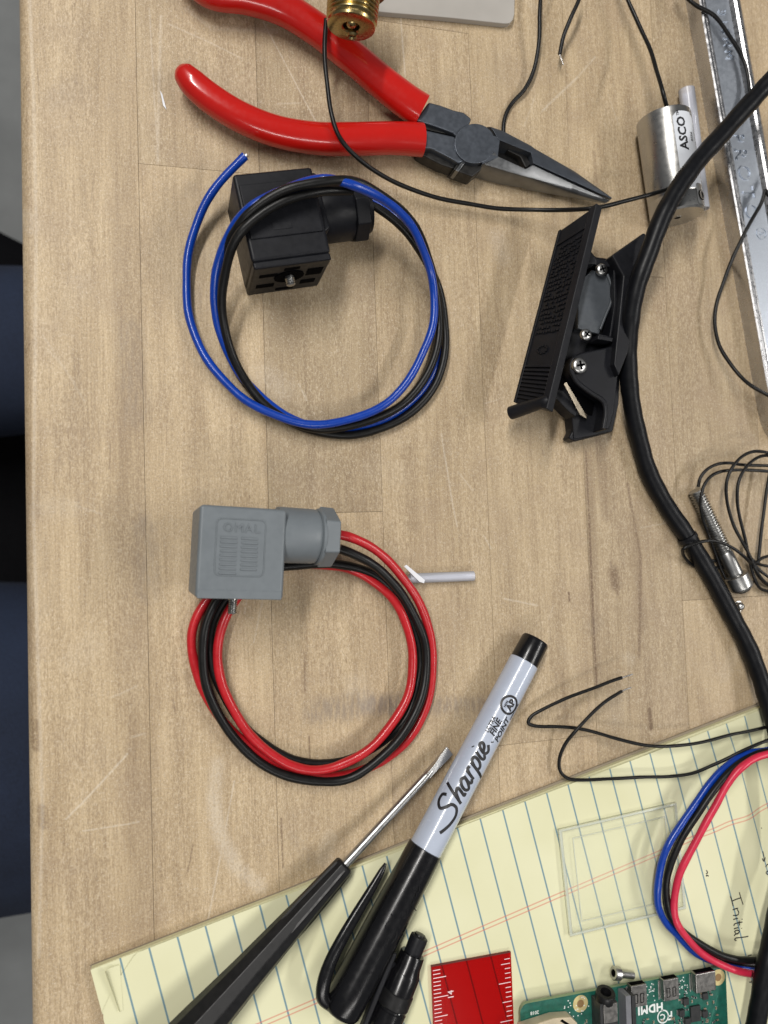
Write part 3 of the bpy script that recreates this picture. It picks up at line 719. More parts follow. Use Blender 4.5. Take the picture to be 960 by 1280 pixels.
disc = [(594 + 25.5 * math.cos(a) * 1.0, 179 + 25 * math.sin(a)) for a in [2 * math.pi * i / 32 for i in range(32)]]
part('pivot_disc', prism(pp(disc, zt), 1.0, 10.1), M_steel, pr, bevel=.22)
part('cutter_notch', prism(pp([(576, 197), (603, 206), (600, 214), (590, 222), (566, 213)], 7.5), 1.5, 8.2), M_steeld, pr, bevel=.4)
part('cutter_edge', prism(pp([(579, 200), (583, 202), (573, 215), (569, 213)], 8.6), 3, 8.9), M_steelb, pr, bevel=.3)
# jaws: lofted with falling height towards the tip, a straight slit between them
def jaw(sections, mat, **k):
    """sections: list of four picture points (inner top, outer top, outer bottom, inner bottom) with heights"""
    rings = []
    for a, b, zt_, zb in sections:
        A_ = P(a[0], a[1], zt_); B_ = P(b[0], b[1], zt_ - (zt_ - zb) * .12); c = (B_ - A_) * 0.13
        rings.append([V(A_.x, A_.y, zb), A_, A_.lerp(B_, .55) + V(0, 0, .12), A_.lerp(B_, .88) + V(0, 0, -.35), V(B_.x, B_.y, B_.z - (zt_ - zb) * .25) + V(c.x * .4, c.y * .4, 0), V(B_.x + c.x, B_.y + c.y, zb)])
    return part('jaw', loft(rings), mat, pr, smooth=28, bevel=.15, bseg=1, **k)
jaw([((623, 174), (612, 155.5), 10.2, 1.0), ((627, 176), (629, 161), 10.2, 1.0), ((664, 191), (664, 180), 9.3, 1.6), ((667, 204), (669, 182.5), 9.2, 1.6), ((720, 228), (720, 213), 7.2, 2.6), ((764.5, 248.7), (765.2, 246.5), 4.8, 3.6)], M_steel, label='upper jaw')
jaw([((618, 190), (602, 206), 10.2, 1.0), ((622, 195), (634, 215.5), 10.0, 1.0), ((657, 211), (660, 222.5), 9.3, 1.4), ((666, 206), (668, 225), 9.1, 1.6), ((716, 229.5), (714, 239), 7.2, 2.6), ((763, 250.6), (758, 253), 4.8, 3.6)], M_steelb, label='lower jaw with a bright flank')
part('jaw_bridge', prism(pp([(600, 165), (625, 172), (622, 197), (603, 205)], 10.0), 1.2, 10.0), M_steel, pr)
part('jaw_gap', prism(pp([(622, 174), (664, 190), (667, 206), (657, 212), (620, 196)], 3.0), 1.5, 3.4), M_steeld, pr)
part('jaw_serration', prism(pp([(636, 180), (655, 188), (664, 206), (657, 210), (650, 196), (634, 188)], 6.5), 3.2, 6.6), M_steeld, pr, bevel=.5)

# ================================================================ MILKY SHEET AND BRASS FITTING (top)
mp = [P(*p, 2.5) for p in ((440, 11), (482, 15.5), (560, 22), (630, 29.5), (637, 29), (641, 25), (643, 18), (645, -60), (440, -60))]
sh = thing('plastic_sheet', 'milky translucent plastic sheet with a rounded corner behind the brass fitting', 'plastic sheet', V(mp[2].x, mp[2].y, 0))
part('sheet', prism([(p.x, p.y) for p in mp], .1, 2.6), M_milk, sh, bevel=.3)

bz = 25.0
b0 = P(439, 34, bz); bdir = V(-.10, -1, -.10)
BR = frame(b0, bdir)                     # x points out of the end face towards the viewer's side
bf = thing('brass_fitting', 'brass threaded fitting lying over the red plier handle at the top edge', 'pipe fitting', V(b0.x, b0.y + 20, 10))
prof = [(8.2, -26)]
x = -12.5
prof = [(8.6, -22), (8.6, -12.6)]
while x < -1.6:
    r = 8.55 - (x + 12.5) * .035
    prof += [(r - .75, x), (r, x + .45), (r, x + .75), (r - .75, x + 1.2)]; x += 1.38
prof += [(7.2, -1.2), (7.9, -.9), (7.7, -.1), (7.3, .1), (3.1, .1), (2.7, -.2), (2.6, -4), (.1, -4)]
part('threaded_end', onx(lathe(prof, 64)), M_brass, bf, M=BR, smooth=35)
part('inner_ball', onx(lathe([(2.1 * math.sin(t), -1.8 + 2.1 * math.cos(t)) for t in [math.pi * i / 10 * .98 + .02 for i in range(9)]], 24, False)), M_brass, bf, M=BR, smooth=60)
part('seat_ring', xf(onx(lathe([(1.0, .2), (1.45, .75), (2.0, .2)], 24, False)), T(0, 1.2, -3.9)), M_brass, bf, M=BR, smooth=60)
hexp = [(11.5 * math.cos(math.pi / 3 * i + .5), 11.5 * math.sin(math.pi / 3 * i + .5)) for i in range(6)]
part('hex_body', onx(prism(hexp, -26, -12.4)), M_copper, bf, M=BR, bevel=.6)
part('flange', onx(lathe([(8.8, -13.2), (10.6, -13.0), (10.8, -12.6), (10.4, -12.2), (8.8, -12)], 48)), M_copper, bf, M=BR, smooth=35)

# ================================================================ BLACK DIN CONNECTOR + BLUE/BLACK COIL
kz = 25.5
a_, b_, c_, d_ = [P(x, y, kz) for x, y in ((293, 218), (392.5, 207.5), (416.6, 323.5), (317, 336.6))]
KM = frame(V(d_.x, d_.y, 0), c_ - d_)    # origin at the near left foot
kw = 25.2; kl = 29.8
kc = thing('solenoid_connector', 'black valve connector with a coil of blue and black wire resting over its top', 'connector', V(d_.x, d_.y, 0))
part('housing', box(0, kw, 2.2, kl, 0, kz), M_blk, kc, M=KM, bevel=1.1, bseg=3)
# near face with contact openings
fo = [(0.3, .3), (kw - .3, .3), (kw - .3, kz - .5), (.3, kz - .5)]
def face_panel(): return xf(box(.2, kw - .2, 0, 2.4, .2, kz - .4), T(0, 0, 0))
part('contact_face', face_panel(), M_blk, kc, M=KM, bevel=.7)
for x0, x1, z0, z1 in ((2.6, 8.4, 16.6, 19.0), (2.4, 8.4, 7, 10.0), (18.2, 23.4, 13.6, 19.4), (17.4, 22.4, 6, 9.4), (9.5, 15.6, 2.5, 4.4), (10.2, 15.2, 20.6, 22.6)):
    part('contact_slot', box(x0, x1, -.12, .5, z0, z1), M_hole, kc, M=KM)
part('screw_recess', xf(lathe([(4.9, -.15), (4.9, .6)], 28), T(12.6, 0, 15) @ RX(90) @ T(0, 0, -.3)), M_hole, kc, M=KM)
scr = part('fixing_screw', xf(lathe([(1.5, 0), (1.5, 1.0), (1.25, 1.2), (1.5, 1.5), (1.25, 1.8), (1.5, 2.1), (1.25, 2.4), (1.5, 2.8), (1.1, 3.2)], 20), T(12.6, 0, 15) @ RX(90)), M_zinc, kc, M=KM)
part('step', box(1.2, kw - 1.0, 9.0, 26.0, kz - .2, kz + .5), M_blk, kc, M=KM, bevel=.5)
part('marking_plate', box(8.6, 14.6, 11.0, 13.2, kz + .4, kz + .65), M_blk2, kc, M=KM, bevel=.1)
part('gusset', prism([(kw - .8, 9), (kw + 2.4, 11), (kw + 1.8, kl - .5), (kw - .8, kl - .5)], 1, kz - 3), M_blk, kc, M=KM, bevel=.8)
KG = KM @ T(kw + 1, 19.5, 12.0) @ RY(90)
part('cable_gland', lathe([(9.0, 0), (9.2, .6), (9.1, 11.5), (8.6, 12.2)], 40), M_blk, kc, M=KG, smooth=40)
gn = [(10.2 * math.cos(math.pi / 4 * i), 10.2 * math.sin(math.pi / 4 * i)) for i in range(8)]
part('gland_nut', prism(gn, 11.8, 16.6), M_blk, kc, M=KG, bevel=.5)
part('gland_nose', lathe([(8.0, 16.5), (7.4, 18.4), (5.2, 19), (4.8, 18.2), (.1, 18.0)], 32), M_blk, kc, M=KG, smooth=35)
def boxup(p): return p
K1 = [(455, 250, 14), (475, 262, 14), (505, 287, 13), (537, 333, 9), (555, 395, 4.5), (554, 455, 3), (528, 503, 2.4), (482, 534, 2), (425, 543.5, 2), (372, 532, 2), (322, 497, 2), (289, 447, 2.5), (273, 385, 6), (278, 325, 16), (303, 275, 27), (345, 243, 31.5), (385, 229.5, 33.5), (425, 226, 33.5), (452, 230, 31), (480, 246, 28), (510, 272, 21), (534, 317, 12), (548, 388, 6.5), (543, 448, 5.6), (510, 499, 5), (458, 527, 5.5), (400, 536, 5), (345, 517, 4.5), (303, 470, 4.5), (282, 415, 8), (279, 350, 17), (300, 293, 27), (345, 256, 30), (400, 240, 30.2), (440, 238, 28)]
L1 = [(452, 243, 15), (478, 257, 14), (510, 290, 10), (536, 332, 6), (549, 388, 2), (548, 442, 1.6), (523, 494, 1.6), (477, 525, 1.6), (420, 536, 1.6), (366, 524, 3), (312, 482, 3), (281, 432, 5), (268, 380, 10), (273, 330, 16), (289, 287, 23), (318, 256, 29), (362, 234.5, 31), (402, 224.5, 31.2), (430, 227.5, 33.5), (462, 240, 31), (497, 263, 25), (524, 300, 18), (540.5, 350, 11), (541, 402, 9), (524, 452, 9), (489, 499, 8.5), (440, 524, 8), (390, 530, 7.5), (340, 518, 6), (290, 486, 4.5), (253, 440, 3), (236, 390, 2.5), (233, 340, 3), (244, 285, 5), (270, 233, 9), (307, 195, 13)]
part('wire', wire_px(K1, 1.45), M_wireb, kc, smooth=60, label='black wire of the coil')
part('wire', wire_px(L1, 1.42), M_blue, kc, smooth=60, label='blue wire of the coil with a cut end')
e0, e1 = P(304.5, 197.5, 12.8), P(308, 194, 13.1)
part('wire_core', tube([e0, e1 + (e1 - e0) * .15], .75, 10, 1), M_tin, kc)

# ================================================================ GREY DIN CONNECTOR + RED/BLACK COIL
gt = 31.0
ga, gb, gc_, gd = [P(x, y, z) for x, y, z in ((251, 630, gt + 1.5), (359, 637, gt - 1.5), (355, 750, gt - 1.5), (243, 748, gt + 1.5))]
gx = (gb - ga + gc_ - gd) / 2; gy = (ga - gd + gb - gc_) / 2
gcx = (ga + gb + gc_ + gd) / 4
up_ = gx.cross(gy).normalized()
GM = frame(gcx, gx, up_)                 # origin at centre of the top face
gw, gl = gx.length / 2, gy.length / 2
gr = thing('solenoid_connector', 'grey valve connector resting on its coil of red and black wire', 'connector', V(gcx.x, gcx.y, 0))
gh = 25
GP = [(-gw, -gl), (gw, -gl), (gw, gl), (-gw, gl)]
low = [V(-gw + 1.3, -gl + .4, -gh), V(gw - .8, -gl + .4, -gh), V(gw - .8, gl - .4, -gh), V(-gw + 1.3, gl - .4, -gh)]
mid = [V(x, y, -.0) for x, y in GP]
part('housing', loft([low, mid]), M_greyp, gr, M=GM, bevel=1.2, bseg=4)
part('lid_step', box(-gw + .5, gw - .6, -gl + .0, -gl + 2.6, -.45, .10), M_greyp, gr, M=GM, bevel=.3)
# moulded panel with a frame line, bars and raised letters
fr = rrect(-6.6, 8.0, -8.2, 8.6, 1.6); fi = rrect(-6.3, 7.7, -7.9, 8.3, 1.4)
cxo = -1.4
part('moulded_frame', holed(fr, fi, -.05, .22), M_greyp, gr, M=GM @ T(cxo, 1.3, 0), bevel=.06, bseg=1)
part('raised_lettering', xf(text('OMAL', 3.7, .3, .0, 1.12), T(.8 + cxo, 7.1, -.03)), M_greyp, gr, M=GM, smooth=0)
bar = None
for i in range(9):
    for sx in (-2.75, 3.35):
        if sx > 0 and i == 8: continue
        y = 4.2 - i * 1.28
        if bar is None:
            bar = part('moulded_bar', box(-2.4, 2.4, -.32, .32, -.05, .30), M_greyp, gr, M=GM @ T(sx + cxo, y, 0), bevel=.12, bseg=2)
            bar0 = GM.to_3x3() @ V(sx + cxo, y, 0)
        else:
            o = bar.copy(); COL.objects.link(o); o.parent = gr
            o.location = bar.location + ((GM.to_3x3() @ V(sx + cxo, y, 0)) - bar0) / 1000
GG = GM @ T(gw - .9, gl - 7.3, -9.4) @ RY(90)
part('cable_gland', lathe([(8.6, 0), (8.7, 1), (8.55, 11.6), (8.3, 12.5), (7.6, 13.0)], 48), M_greyp, gr, M=GG, smooth=40)
gn = [(9.7 * math.cos(math.pi / 3 * i + .52), 9.7 * math.sin(math.pi / 3 * i + .52)) for i in range(6)]
part('gland_collar', lathe([(8.0, 12.6), (8.9, 13.0), (8.9, 13.9)], 48), M_greyp, gr, M=GG, smooth=40)
part('gland_nut', prism(gn, 13.6, 18.4, .97), M_greyp, gr, M=GG, bevel=.5, bseg=3)
part('gland_opening', lathe([(6.2, 18.35), (6.0, 18.6), (.1, 18.5)], 32), M_hole, gr, M=GG)
prf = [(1.5, 0), (1.5, 1)]
z = 1.0
while z < 5.0: prf += [(1.2, z + .2), (1.5, z + .45)]; z += .6
prf += [(1.2, z + .3)]
sq = GM.inverted() @ P(291, 752, 11)
part('fixing_screw', xf(lathe(prf, 20), T(sq.x, -gl - .2, sq.z) @ RX(90)), M_zinc, gr, M=GM, smooth=40)
R1 = [(425, 668, 13), (436, 671, 13), (468, 687, 11), (502, 719, 8), (529, 765, 5), (541, 820, 3.2), (534, 878, 2.2), (507, 928, 1.8), (458, 961, 1.7), (402, 970, 1.7), (345, 953, 1.7), (291, 915, 1.7), (256, 866, 1.7), (240, 815, 1.7), (245, 775, 1.9), (268, 738, 2.2), (305, 712, 2.6), (350, 704, 3), (400, 706, 3.5), (437, 712, 3.5), (467, 726, 3.5), (492, 751, 4.2), (509, 785, 4.6), (516, 822, 4.8), (512, 862, 5.4), (488, 907, 6), (448, 946, 6), (402, 962, 5.5), (358, 954, 5.2), (312, 918, 4.6), (285, 873, 4.2), (272, 822, 4.2), (279, 778, 4.2), (296, 748, 4), (318, 728, 4)]
KK1 = [(425, 686, 12), (440, 692, 12), (475, 712, 10), (507, 750, 7), (529, 797, 4.6), (532, 850, 4.8), (513, 902, 7), (470, 953, 6), (424, 976, 4.5), (370, 973, 4.5), (318, 948, 4.5), (281, 907, 4.5), (259, 858, 4.5), (253, 808, 4.6), (262, 768, 4.8), (284, 735, 5), (325, 714, 5.2), (372, 706, 5.4), (420, 706, 5), (464, 716, 4), (497, 746, 2.4), (519, 790, 1.7), (525, 838, 1.7), (508, 895, 2), (457, 941, 3), (400, 955, 3.0), (350, 943, 2.4), (302, 903, 2), (271, 850, 2), (263, 800, 2), (276, 757, 2.2), (300, 730, 3)]
part('wire', wire_px(R1, 1.55), M_redw, gr, smooth=60, label='red wire of the coil')
part('wire', wire_px(KK1, 1.52), M_wireb, gr, smooth=60, label='black wire of the coil')

# ================================================================ CLEAR SLEEVES, WHITE CHIP
def sleeve(name, label, a, b, r, mat, cat='plastic sleeve', n=20):
    th = thing(name, label, cat, V(a.x, a.y, 0))
    ln = (b - a).length; m_ = frame(a, b - a)
    part('tube_wall', onx(lathe([(r - .35, 0), (r, .05), (r, ln - .05), (r - .35, ln), (r - .4, ln - .05), (r - .4, .05), (r - .35, 0)], n, False)), mat, th, M=m_, smooth=50)
    return th, m_, ln
th, m_, ln = sleeve('clear_sleeve', 'short translucent plastic sleeve poking out beside the red wire coil', P(512, 723, 1.9), P(592, 720, 1.9), 1.75, M_tubec)
st_ = thing('white_strip', 'thin white plastic sliver crossing the end of the clear sleeve', 'plastic strip', P(520, 720, 2))
part('strip', prism([(p.x, p.y) for p in (P(505, 708, 4.2), P(508, 706, 4.2), P(531, 725, 4.2), P(530, 729, 4.2), P(524, 727, 4.2))], 3.8, 4.3), M_whitep, st_)
cp = [P(*p, .3) for p in ((200, 113), (203, 118), (208, 137), (204, 132))]
ch = part('plastic_chip', prism([(p.x, p.y) for p in cp], 0.02, .4), M_whitep, None, origin=P(204, 125, 0), label='tiny white plastic chip on the bare wood left of the pliers', cat='scrap')

# ================================================================ STAINLESS SOLENOID VALVE CYLINDER
ya = P(829, 148, 10.2); yb = P(847, 272, 10.2)
cr = 9.95
sv = thing('solenoid_valve', 'shiny stainless valve cylinder with a white printed label, half under the black cable', 'solenoid valve', V(ya.x, ya.y, 0))
CM = frame(ya, yb - ya); cl = (yb - ya).length
part('body', onx(lathe([(.1, 0), (cr - .7, 0), (cr - .15, .2), (cr, .8), (cr, cl - 7), (cr - .1, cl - 6.8), (cr - .1, cl - 6.4), (cr, cl - 6.2), (cr, cl - .7), (cr - .6, cl), (.1, cl)], 96)), M_chrome, sv, M=CM, smooth=35)
part('end_port', onx(lathe([(1.5, cl - .2), (1.45, cl + .12), (1.15, cl + .14), (1.1, cl - .2)], 24, False)), M_zinc, sv, M=CM)
part('end_port_bore', onx(lathe([(1.15, cl - .1), (1.1, cl + .05), (.05, cl + .05)], 20)), M_hole, sv, M=CM)
def patch(x0, x1, a0, a1, r, n=16, m_=12, rc=2.0):
    vs, fs = [], []
    for i in range(n + 1):
        for j in range(m_ + 1):
            x = x0 + (x1 - x0) * i / n
            e = 0
            if x - x0 < rc: e = rc - math.sqrt(max(0, rc * rc - (rc - (x - x0)) ** 2))
            if x1 - x < rc: e = rc - math.sqrt(max(0, rc * rc - (rc - (x1 - x)) ** 2))
            aa0 = a0 + math.degrees(e / r); aa1 = a1 - math.degrees(e / r)
            a = math.radians(aa0 + (aa1 - aa0) * j / m_); vs.append(V(x, math.sin(a) * r, math.cos(a) * r))
    for i in range(n):
        for j in range(m_):
            q = i * (m_ + 1) + j; fs.append((q, q + m_ + 1, q + m_ + 2, q + 1))
    return vs, fs
la0, la1 = -20, 38
part('label_film', patch(2.6, 31.5, la0, la1, cr + .06), M_white, sv, M=CM, smooth=60)
def cylwrap(g, x0, a0, r):
    g = dense(g, .9)
    # glyph x runs against the axis (reads upwards in the picture), glyph y towards smaller angle
    return [V(x0 - v.x, math.sin(math.radians(a0) - v.y / r) * (r + v.z), math.cos(math.radians(a0) - v.y / r) * (r + v.z)) for v in g[0]], g[1]
part('lettering', cylwrap(text('ASCO', 4.7, .01, .16), 11.0, -2, cr + .09), M_ink, sv, M=CM, smooth=0, label='black bold print reading ASCO')
part('lettering', cylwrap(text('TM', 1.4, .01, .04), 3.4, -8 + 0, cr + .09), M_ink, sv, M=CM, smooth=0)
part('lettering', cylwrap(text('8256', 1.8, .01, .03), 12.0, 22, cr + .09), M_ink, sv, M=CM, smooth=0)
part('side_flat', patch(cl - 9.0, cl - .9, 12, 40, cr + .12, rc=1.0), M_zinc, sv, M=CM)
part('side_port', xf(lathe([(1.9, 0), (1.9, .3), (1.5, .35), (1.4, .1), (.1, .1)], 24), RX(-27) @ T(cl - 4.6, 0, cr)), M_hole, sv, M=CM)
part('port_mark', xf(ring_geo(1.2, 1.7, 24), RX(-27) @ T(cl - 4.6, 0, cr + .36)), M_zinc, sv, M=CM)
lead = [(839, 148, 14), (833, 132, 17), (829, 118, 19), (822, 92, 16), (812, 60, 12), (797, 28, 9), (785, 0, 8), (772, -35, 7)]
part('lead_wire', wire_px(lead, .78), M_wireb, sv, smooth=60)

th, m_, ln = sleeve('clear_sleeve', 'long translucent plastic sleeve lying behind the stainless cylinder by the wrench', P(858, 112, 4.0), P(877, 262, 3.0), 3.1, M_tubec)

# ================================================================ WRENCH
w0 = P(875, 0, 7.2); w1 = P(935, 340, 7.2)
WM = frame(V(w0.x, w0.y, 0), w1 - w0)    # x runs down the handle, y to the picture right is negative? (z up)
side = -1 if (WM.to_3x3() @ V(0, 1, 0)).x < 0 else 1
wb = (P(927, 0, 7.2) - w0); ww = abs((WM.to_3x3().inverted() @ wb).y)
def wy(t): return side * t               # t measured from the left top edge towards the right
wr = thing('adjustable_wrench', 'chrome adjustable wrench handle with raised lettering along the right edge', 'wrench', V(w0.x, w0.y, 0))
endx = (WM.inverted() @ P(955, 562, 0)).x
bl_ = (WM.inverted() @ P(857, 0, 0)).y * side
def wprof(x):
    tp_ = 1.0
    k = max(0, 1 - (endx - x) / 14.0) if x > endx - 14 else 0
    sh_ = (1 - math.sqrt(max(0, 1 - k * k))) * (ww / 2) if k > 0 else 0
    w_ = ww - 0.0
    # cross-section (t, z): base-left, flank bulge, rim, groove, panel, groove, rim, right flank
    pr_ = [(-.5, 0.0), (-.6, 1.6), (-.5, 5.2), (-.2, 6.9), (.3, 7.35), (1.2, 7.4), (1.55, 6.8), (1.9, 7.2), (2.6, 7.2), (3.2, 6.2), (w_ - 5.4, 6.2), (w_ - 4.8, 7.1), (w_ - 4.0, 7.25), (w_ - 3.4, 6.8), (w_ - 2.6, 7.3), (w_ - 1.2, 7.35), (w_ - .2, 6.8), (w_ + .9, 4.2), (w_ + .9, 1.6), (w_, 0)]
    c = w_ / 2; f_ = 1 - sh_ / (ww / 2)
    return [V(x, wy(c + (t - c) * f_), z * (1 if f_ > .3 else .7)) for t, z in pr_]
xs = [-60, -30, 0, 30, 60, 90, 120, 150, endx - 14, endx - 11, endx - 8, endx - 5, endx - 3, endx - 1.5, endx - .5, endx]
rings = [wprof(x) for x in xs]
part('shank', loft(rings), M_polish, wr, M=WM, smooth=25)
pn_ = [( -60, 3.25), (endx - 16, 3.25), (endx - 13, 5.0), (endx - 12, ww / 2), (endx - 13, ww - 7.2), (endx - 16, ww - 5.45), (-60, ww - 5.45)]
part('sunk_panel', prism([(x, wy(t)) for x, t in pn_], 6.15, 6.26), M_satin, wr, M=WM)
pm = 3.25 + (ww - 8.7) / 2
def wtext(s_, size, px, py, sp=1.0):
    q = WM.inverted() @ P(px, py, 6.3)
    part('raised_lettering', xf(text(s_, size, .7, .0, sp, 3), T(q.x, q.y, 6.2) @ (RZ(0) if side < 0 else RX(0))), M_satin, wr, M=WM, smooth=0, bevel=.16, label='raised lettering reading ' + s_)
wtext('310MM', 5.2, 907, 43, 1.45)
wtext('PROTO', 8.4, 931, 220, 1.45)
q = WM.inverted() @ P(952, 292, 6.3)
part('raised_lettering', join(xf(text('R', 3.2, .4), T(q.x, q.y, 6.2)), xf(holed(circle(2.5), circle(2.1), 0, .4), T(q.x, q.y, 6.2))), M_satin, wr, M=WM, smooth=0, label='raised circled R')

# ================================================================ THICK CABLE
cab = [(1010, 52, 34), (985, 78, 31), (960, 104, 28), (930, 137, 26), (896, 175, 25), (864, 212, 25), (835, 257, 25), (813, 310, 23), (797, 355, 20), (788, 400, 16), (785, 445, 11), (789, 500, 7), (799, 550, 4.5), (811, 590, 3.6), (833, 632, 3.4), (860, 672, 3.4), (887, 717, 3.4), (911, 762, 3.6), (929, 795, 4.0), (942, 825, 4.6), (955, 862, 6), (967, 903, 8), (979, 950, 12), (987, 1020, 14), (984, 1080, 15), (974, 1130, 15), (963, 1180, 15), (954, 1225, 15), (945, 1280, 15), (930, 1350, 15)]
part('thick_cable', wire_px(cab, 3.3, 24, 8), M_cable, None, smooth=60, origin=P(833, 632, 0), label='thick black cable sweeping down the right side over the cylinder and pad', cat='cable')

# ================================================================ THIN WIRES, TOP AND RIGHT
def thin(label, pts, r=.78, strip=None, origin=None, group=None, tipr=.3):
    o0 = P(pts[0][0], pts[0][1], 0) if origin is None else origin
    t_ = thing('thin_wire', label, 'wire', V(o0.x, o0.y, 0), group)
    part('insulation', wire_px(pts, r, 10, 6), M_wireb, t_, smooth=60)
    if strip: part('stripped_tip', wire_px(strip, tipr, 8, 3), M_tin, t_, smooth=60)
    return t_
thin('long thin black wire arcing from the brass fitting over the grip to the cable', [(408, 24, 15), (406, 55, 15), (408, 100, 14.5), (414, 140, 14), (425, 172, 13.5), (448, 198, 11), (480, 221, 8), (530, 242, 5.5), (590, 256, 4.5), (650, 262, 5.5), (700, 262.5, 12), (742, 260, 21.5), (780, 252, 21.5), (815, 242, 21), (845, 232, 20.2), (868, 214, 18), (893, 190, 15), (917, 163, 12), (934, 135, 10), (936, 108, 9), (930, 78, 8.8), (912, 45, 8.8), (893, 20, 8.8), (868, 5, 8), (845, -15, 6)])
thin('thin black wire running down from the top edge and passing under the plier jaws', [(676, -20, 6), (675, 15, 6), (674, 50, 5), (668, 85, 3), (655, 112, 2), (640, 130, 1), (632, 145, .9), (629, 160, .85), (632, 185, .85)])
thin('short thin black wire at the top edge ending in a bare silver tip', [(728, -15, 9), (723, 2, 9), (712, 25, 8), (704, 45, 6), (700, 68, 5)], strip=[(700, 66, 5), (700, 71, 4.8), (704, 81, 3.5)])
thin('thin black wire bowing left from the wrench and back to it on the right', [(985, 215, 14), (962, 245, 13), (957, 238, 12), (951, 255, 11), (932, 289, 10), (918, 318, 8.5), (905, 350, 6), (896, 380, 5), (893.5, 405, 4.5), (899, 432, 4.5), (913, 455, 6), (932, 476, 8.5), (950, 489, 9), (985, 506, 9)], r=.72)

# ================================================================ SOCKET SCREW (long)
q0 = P(869, 612, 3.2); q1 = P(928, 736, 4.3)
bt = thing('socket_head_bolt', 'long zinc threaded bolt lying under loops of thin black wire', 'bolt', V(q1.x, q1.y, 0))
QM = frame(q1, q0 - q1); ql = (q0 - q1).length
part('head', onx(lathe([(.1, -.2), (2.4, -.2), (2.5, 0), (4.0, 0), (4.45, .5), (4.55, 1.2), (4.5, 5.8), (3.9, 6.2)], 40)), M_zinc, bt, M=QM, smooth=35)
part('shank', onx(lathe([(2.9, 6), (2.85, 15.5), (2.6, 16)], 32)), M_zinc, bt, M=QM, smooth=35)
prf = [(2.1, 15.8)]; x = 16.0
while x < ql - .8: prf += [(2.25, x + .12), (2.95, x + .48), (2.95, x + .62), (2.25, x + 1.0)]; x += 1.12
prf += [(1.7, ql), (.1, ql)]
part('thread', onx(lathe(prf, 32)), M_zinc, bt, M=QM, smooth=20)

def k6(pts): return [(760 + x / 4.8, 540 + y / 4.8, z) for x, y, z in pts]
wb_ = thing('thin_wire', 'tangle of thin black wire loops round bolt and thick cable at right', 'wire', P(925, 690, 0))
for pts in (
    [(1000, 206, 6), (900, 200, 6), (800, 194, 6), (720, 187, 7), (650, 196, 7), (590, 228, 7), (553, 275, 6.5), (540, 330, 6)],
    [(1000, 238, 8), (880, 230, 8), (760, 228, 8), (670, 240, 8), (610, 275, 8), (570, 335, 8), (554, 420, 7.5), (572, 530, 5), (605, 620, 3), (650, 740, 2.5), (690, 850, 2), (725, 915, 1.5), (785, 962, 1.2), (840, 945, 1.4), (872, 895, 2)],
    [(1000, 135, 9), (930, 120, 9), (865, 118, 10), (800, 148, 10.5), (745, 215, 10.5), (714, 300, 10), (714, 420, 9), (750, 550, 8), (800, 650, 7), (850, 740, 6), (885, 820, 6), (930, 890, 5), (1000, 935, 4)],
    [(1000, 150, 7), (950, 140, 7), (890, 158, 8), (830, 210, 8.5), (785, 295, 8.5), (776, 400, 8), (792, 520, 7), (828, 670, 6), (850, 770, 5), (880, 880, 4), (915, 940, 3), (1000, 965, 2)],
    [(970, 240, 5), (948, 380, 5), (930, 520, 5), (912, 680, 5), (898, 790, 5)],
    [(1000, 735, 4), (930, 755, 5), (870, 790, 6), (820, 750, 8.5), (765, 706, 9), (700, 670, 9), (630, 652, 9), (560, 660, 9), (500, 680, 8.4), (455, 700, 7.5), (448, 725, 5), (470, 765, 2.5), (520, 805, 1), (590, 815, 1), (650, 815, 1.2), (720, 808, 1.5)],
    [(545, 745, 1), (600, 765, 1.2), (660, 774, 1.4), (705, 772, 1.6)],
    [(1000, 808, 4), (930, 800, 4), (880, 780, 5), (850, 750, 5)],
    [(860, 770, 4), (900, 820, 4), (950, 860, 4), (1000, 890, 4)],
    [(870, 790, 2), (900, 860, 2), (950, 910, 2), (1000, 925, 2)]):
    part('loop', wire_px(k6(pts), .62, 10, 6), M_wireb, wb_, smooth=60)
tie = [V(*(P(856, 684, 3.4) + V(math.cos(t) * 0, 0, 0))) for t in (0,)]
cdir = (P(887, 717, 3.4) - P(833, 632, 3.4)).normalized(); cc_ = P(864, 679, 3.4)
fm = frame(cc_, cdir)
part('loop', xf(lathe([(3.42, -.9), (3.75, -.8), (3.8, 0), (3.75, .8), (3.42, .9)], 32, False), fm @ T(-2.5, 0, 0) @ RY(90)), M_blk2, wb_, smooth=50)
nut = thing('ball_stud', 'tiny steel ball stud on the bench just right of the thick cable', 'metal stud', P(925, 757, 0))
nq = P(925, 758, 1.2)
part('ball', lathe([(.6 + 0, -1.2), (1.5, -.6), (1.7, .2), (1.3, 1.1), (.5, 1.6), (.05, 1.65)], 24), M_zinc, nut, M=T(nq.x, nq.y, nq.z), smooth=60)
part('washer', lathe([(.8, 0), (2.1, 0), (2.1, .5), (.8, .5)], 24), M_zinc, nut, M=T(nq.x, nq.y, 0.0), smooth=30)

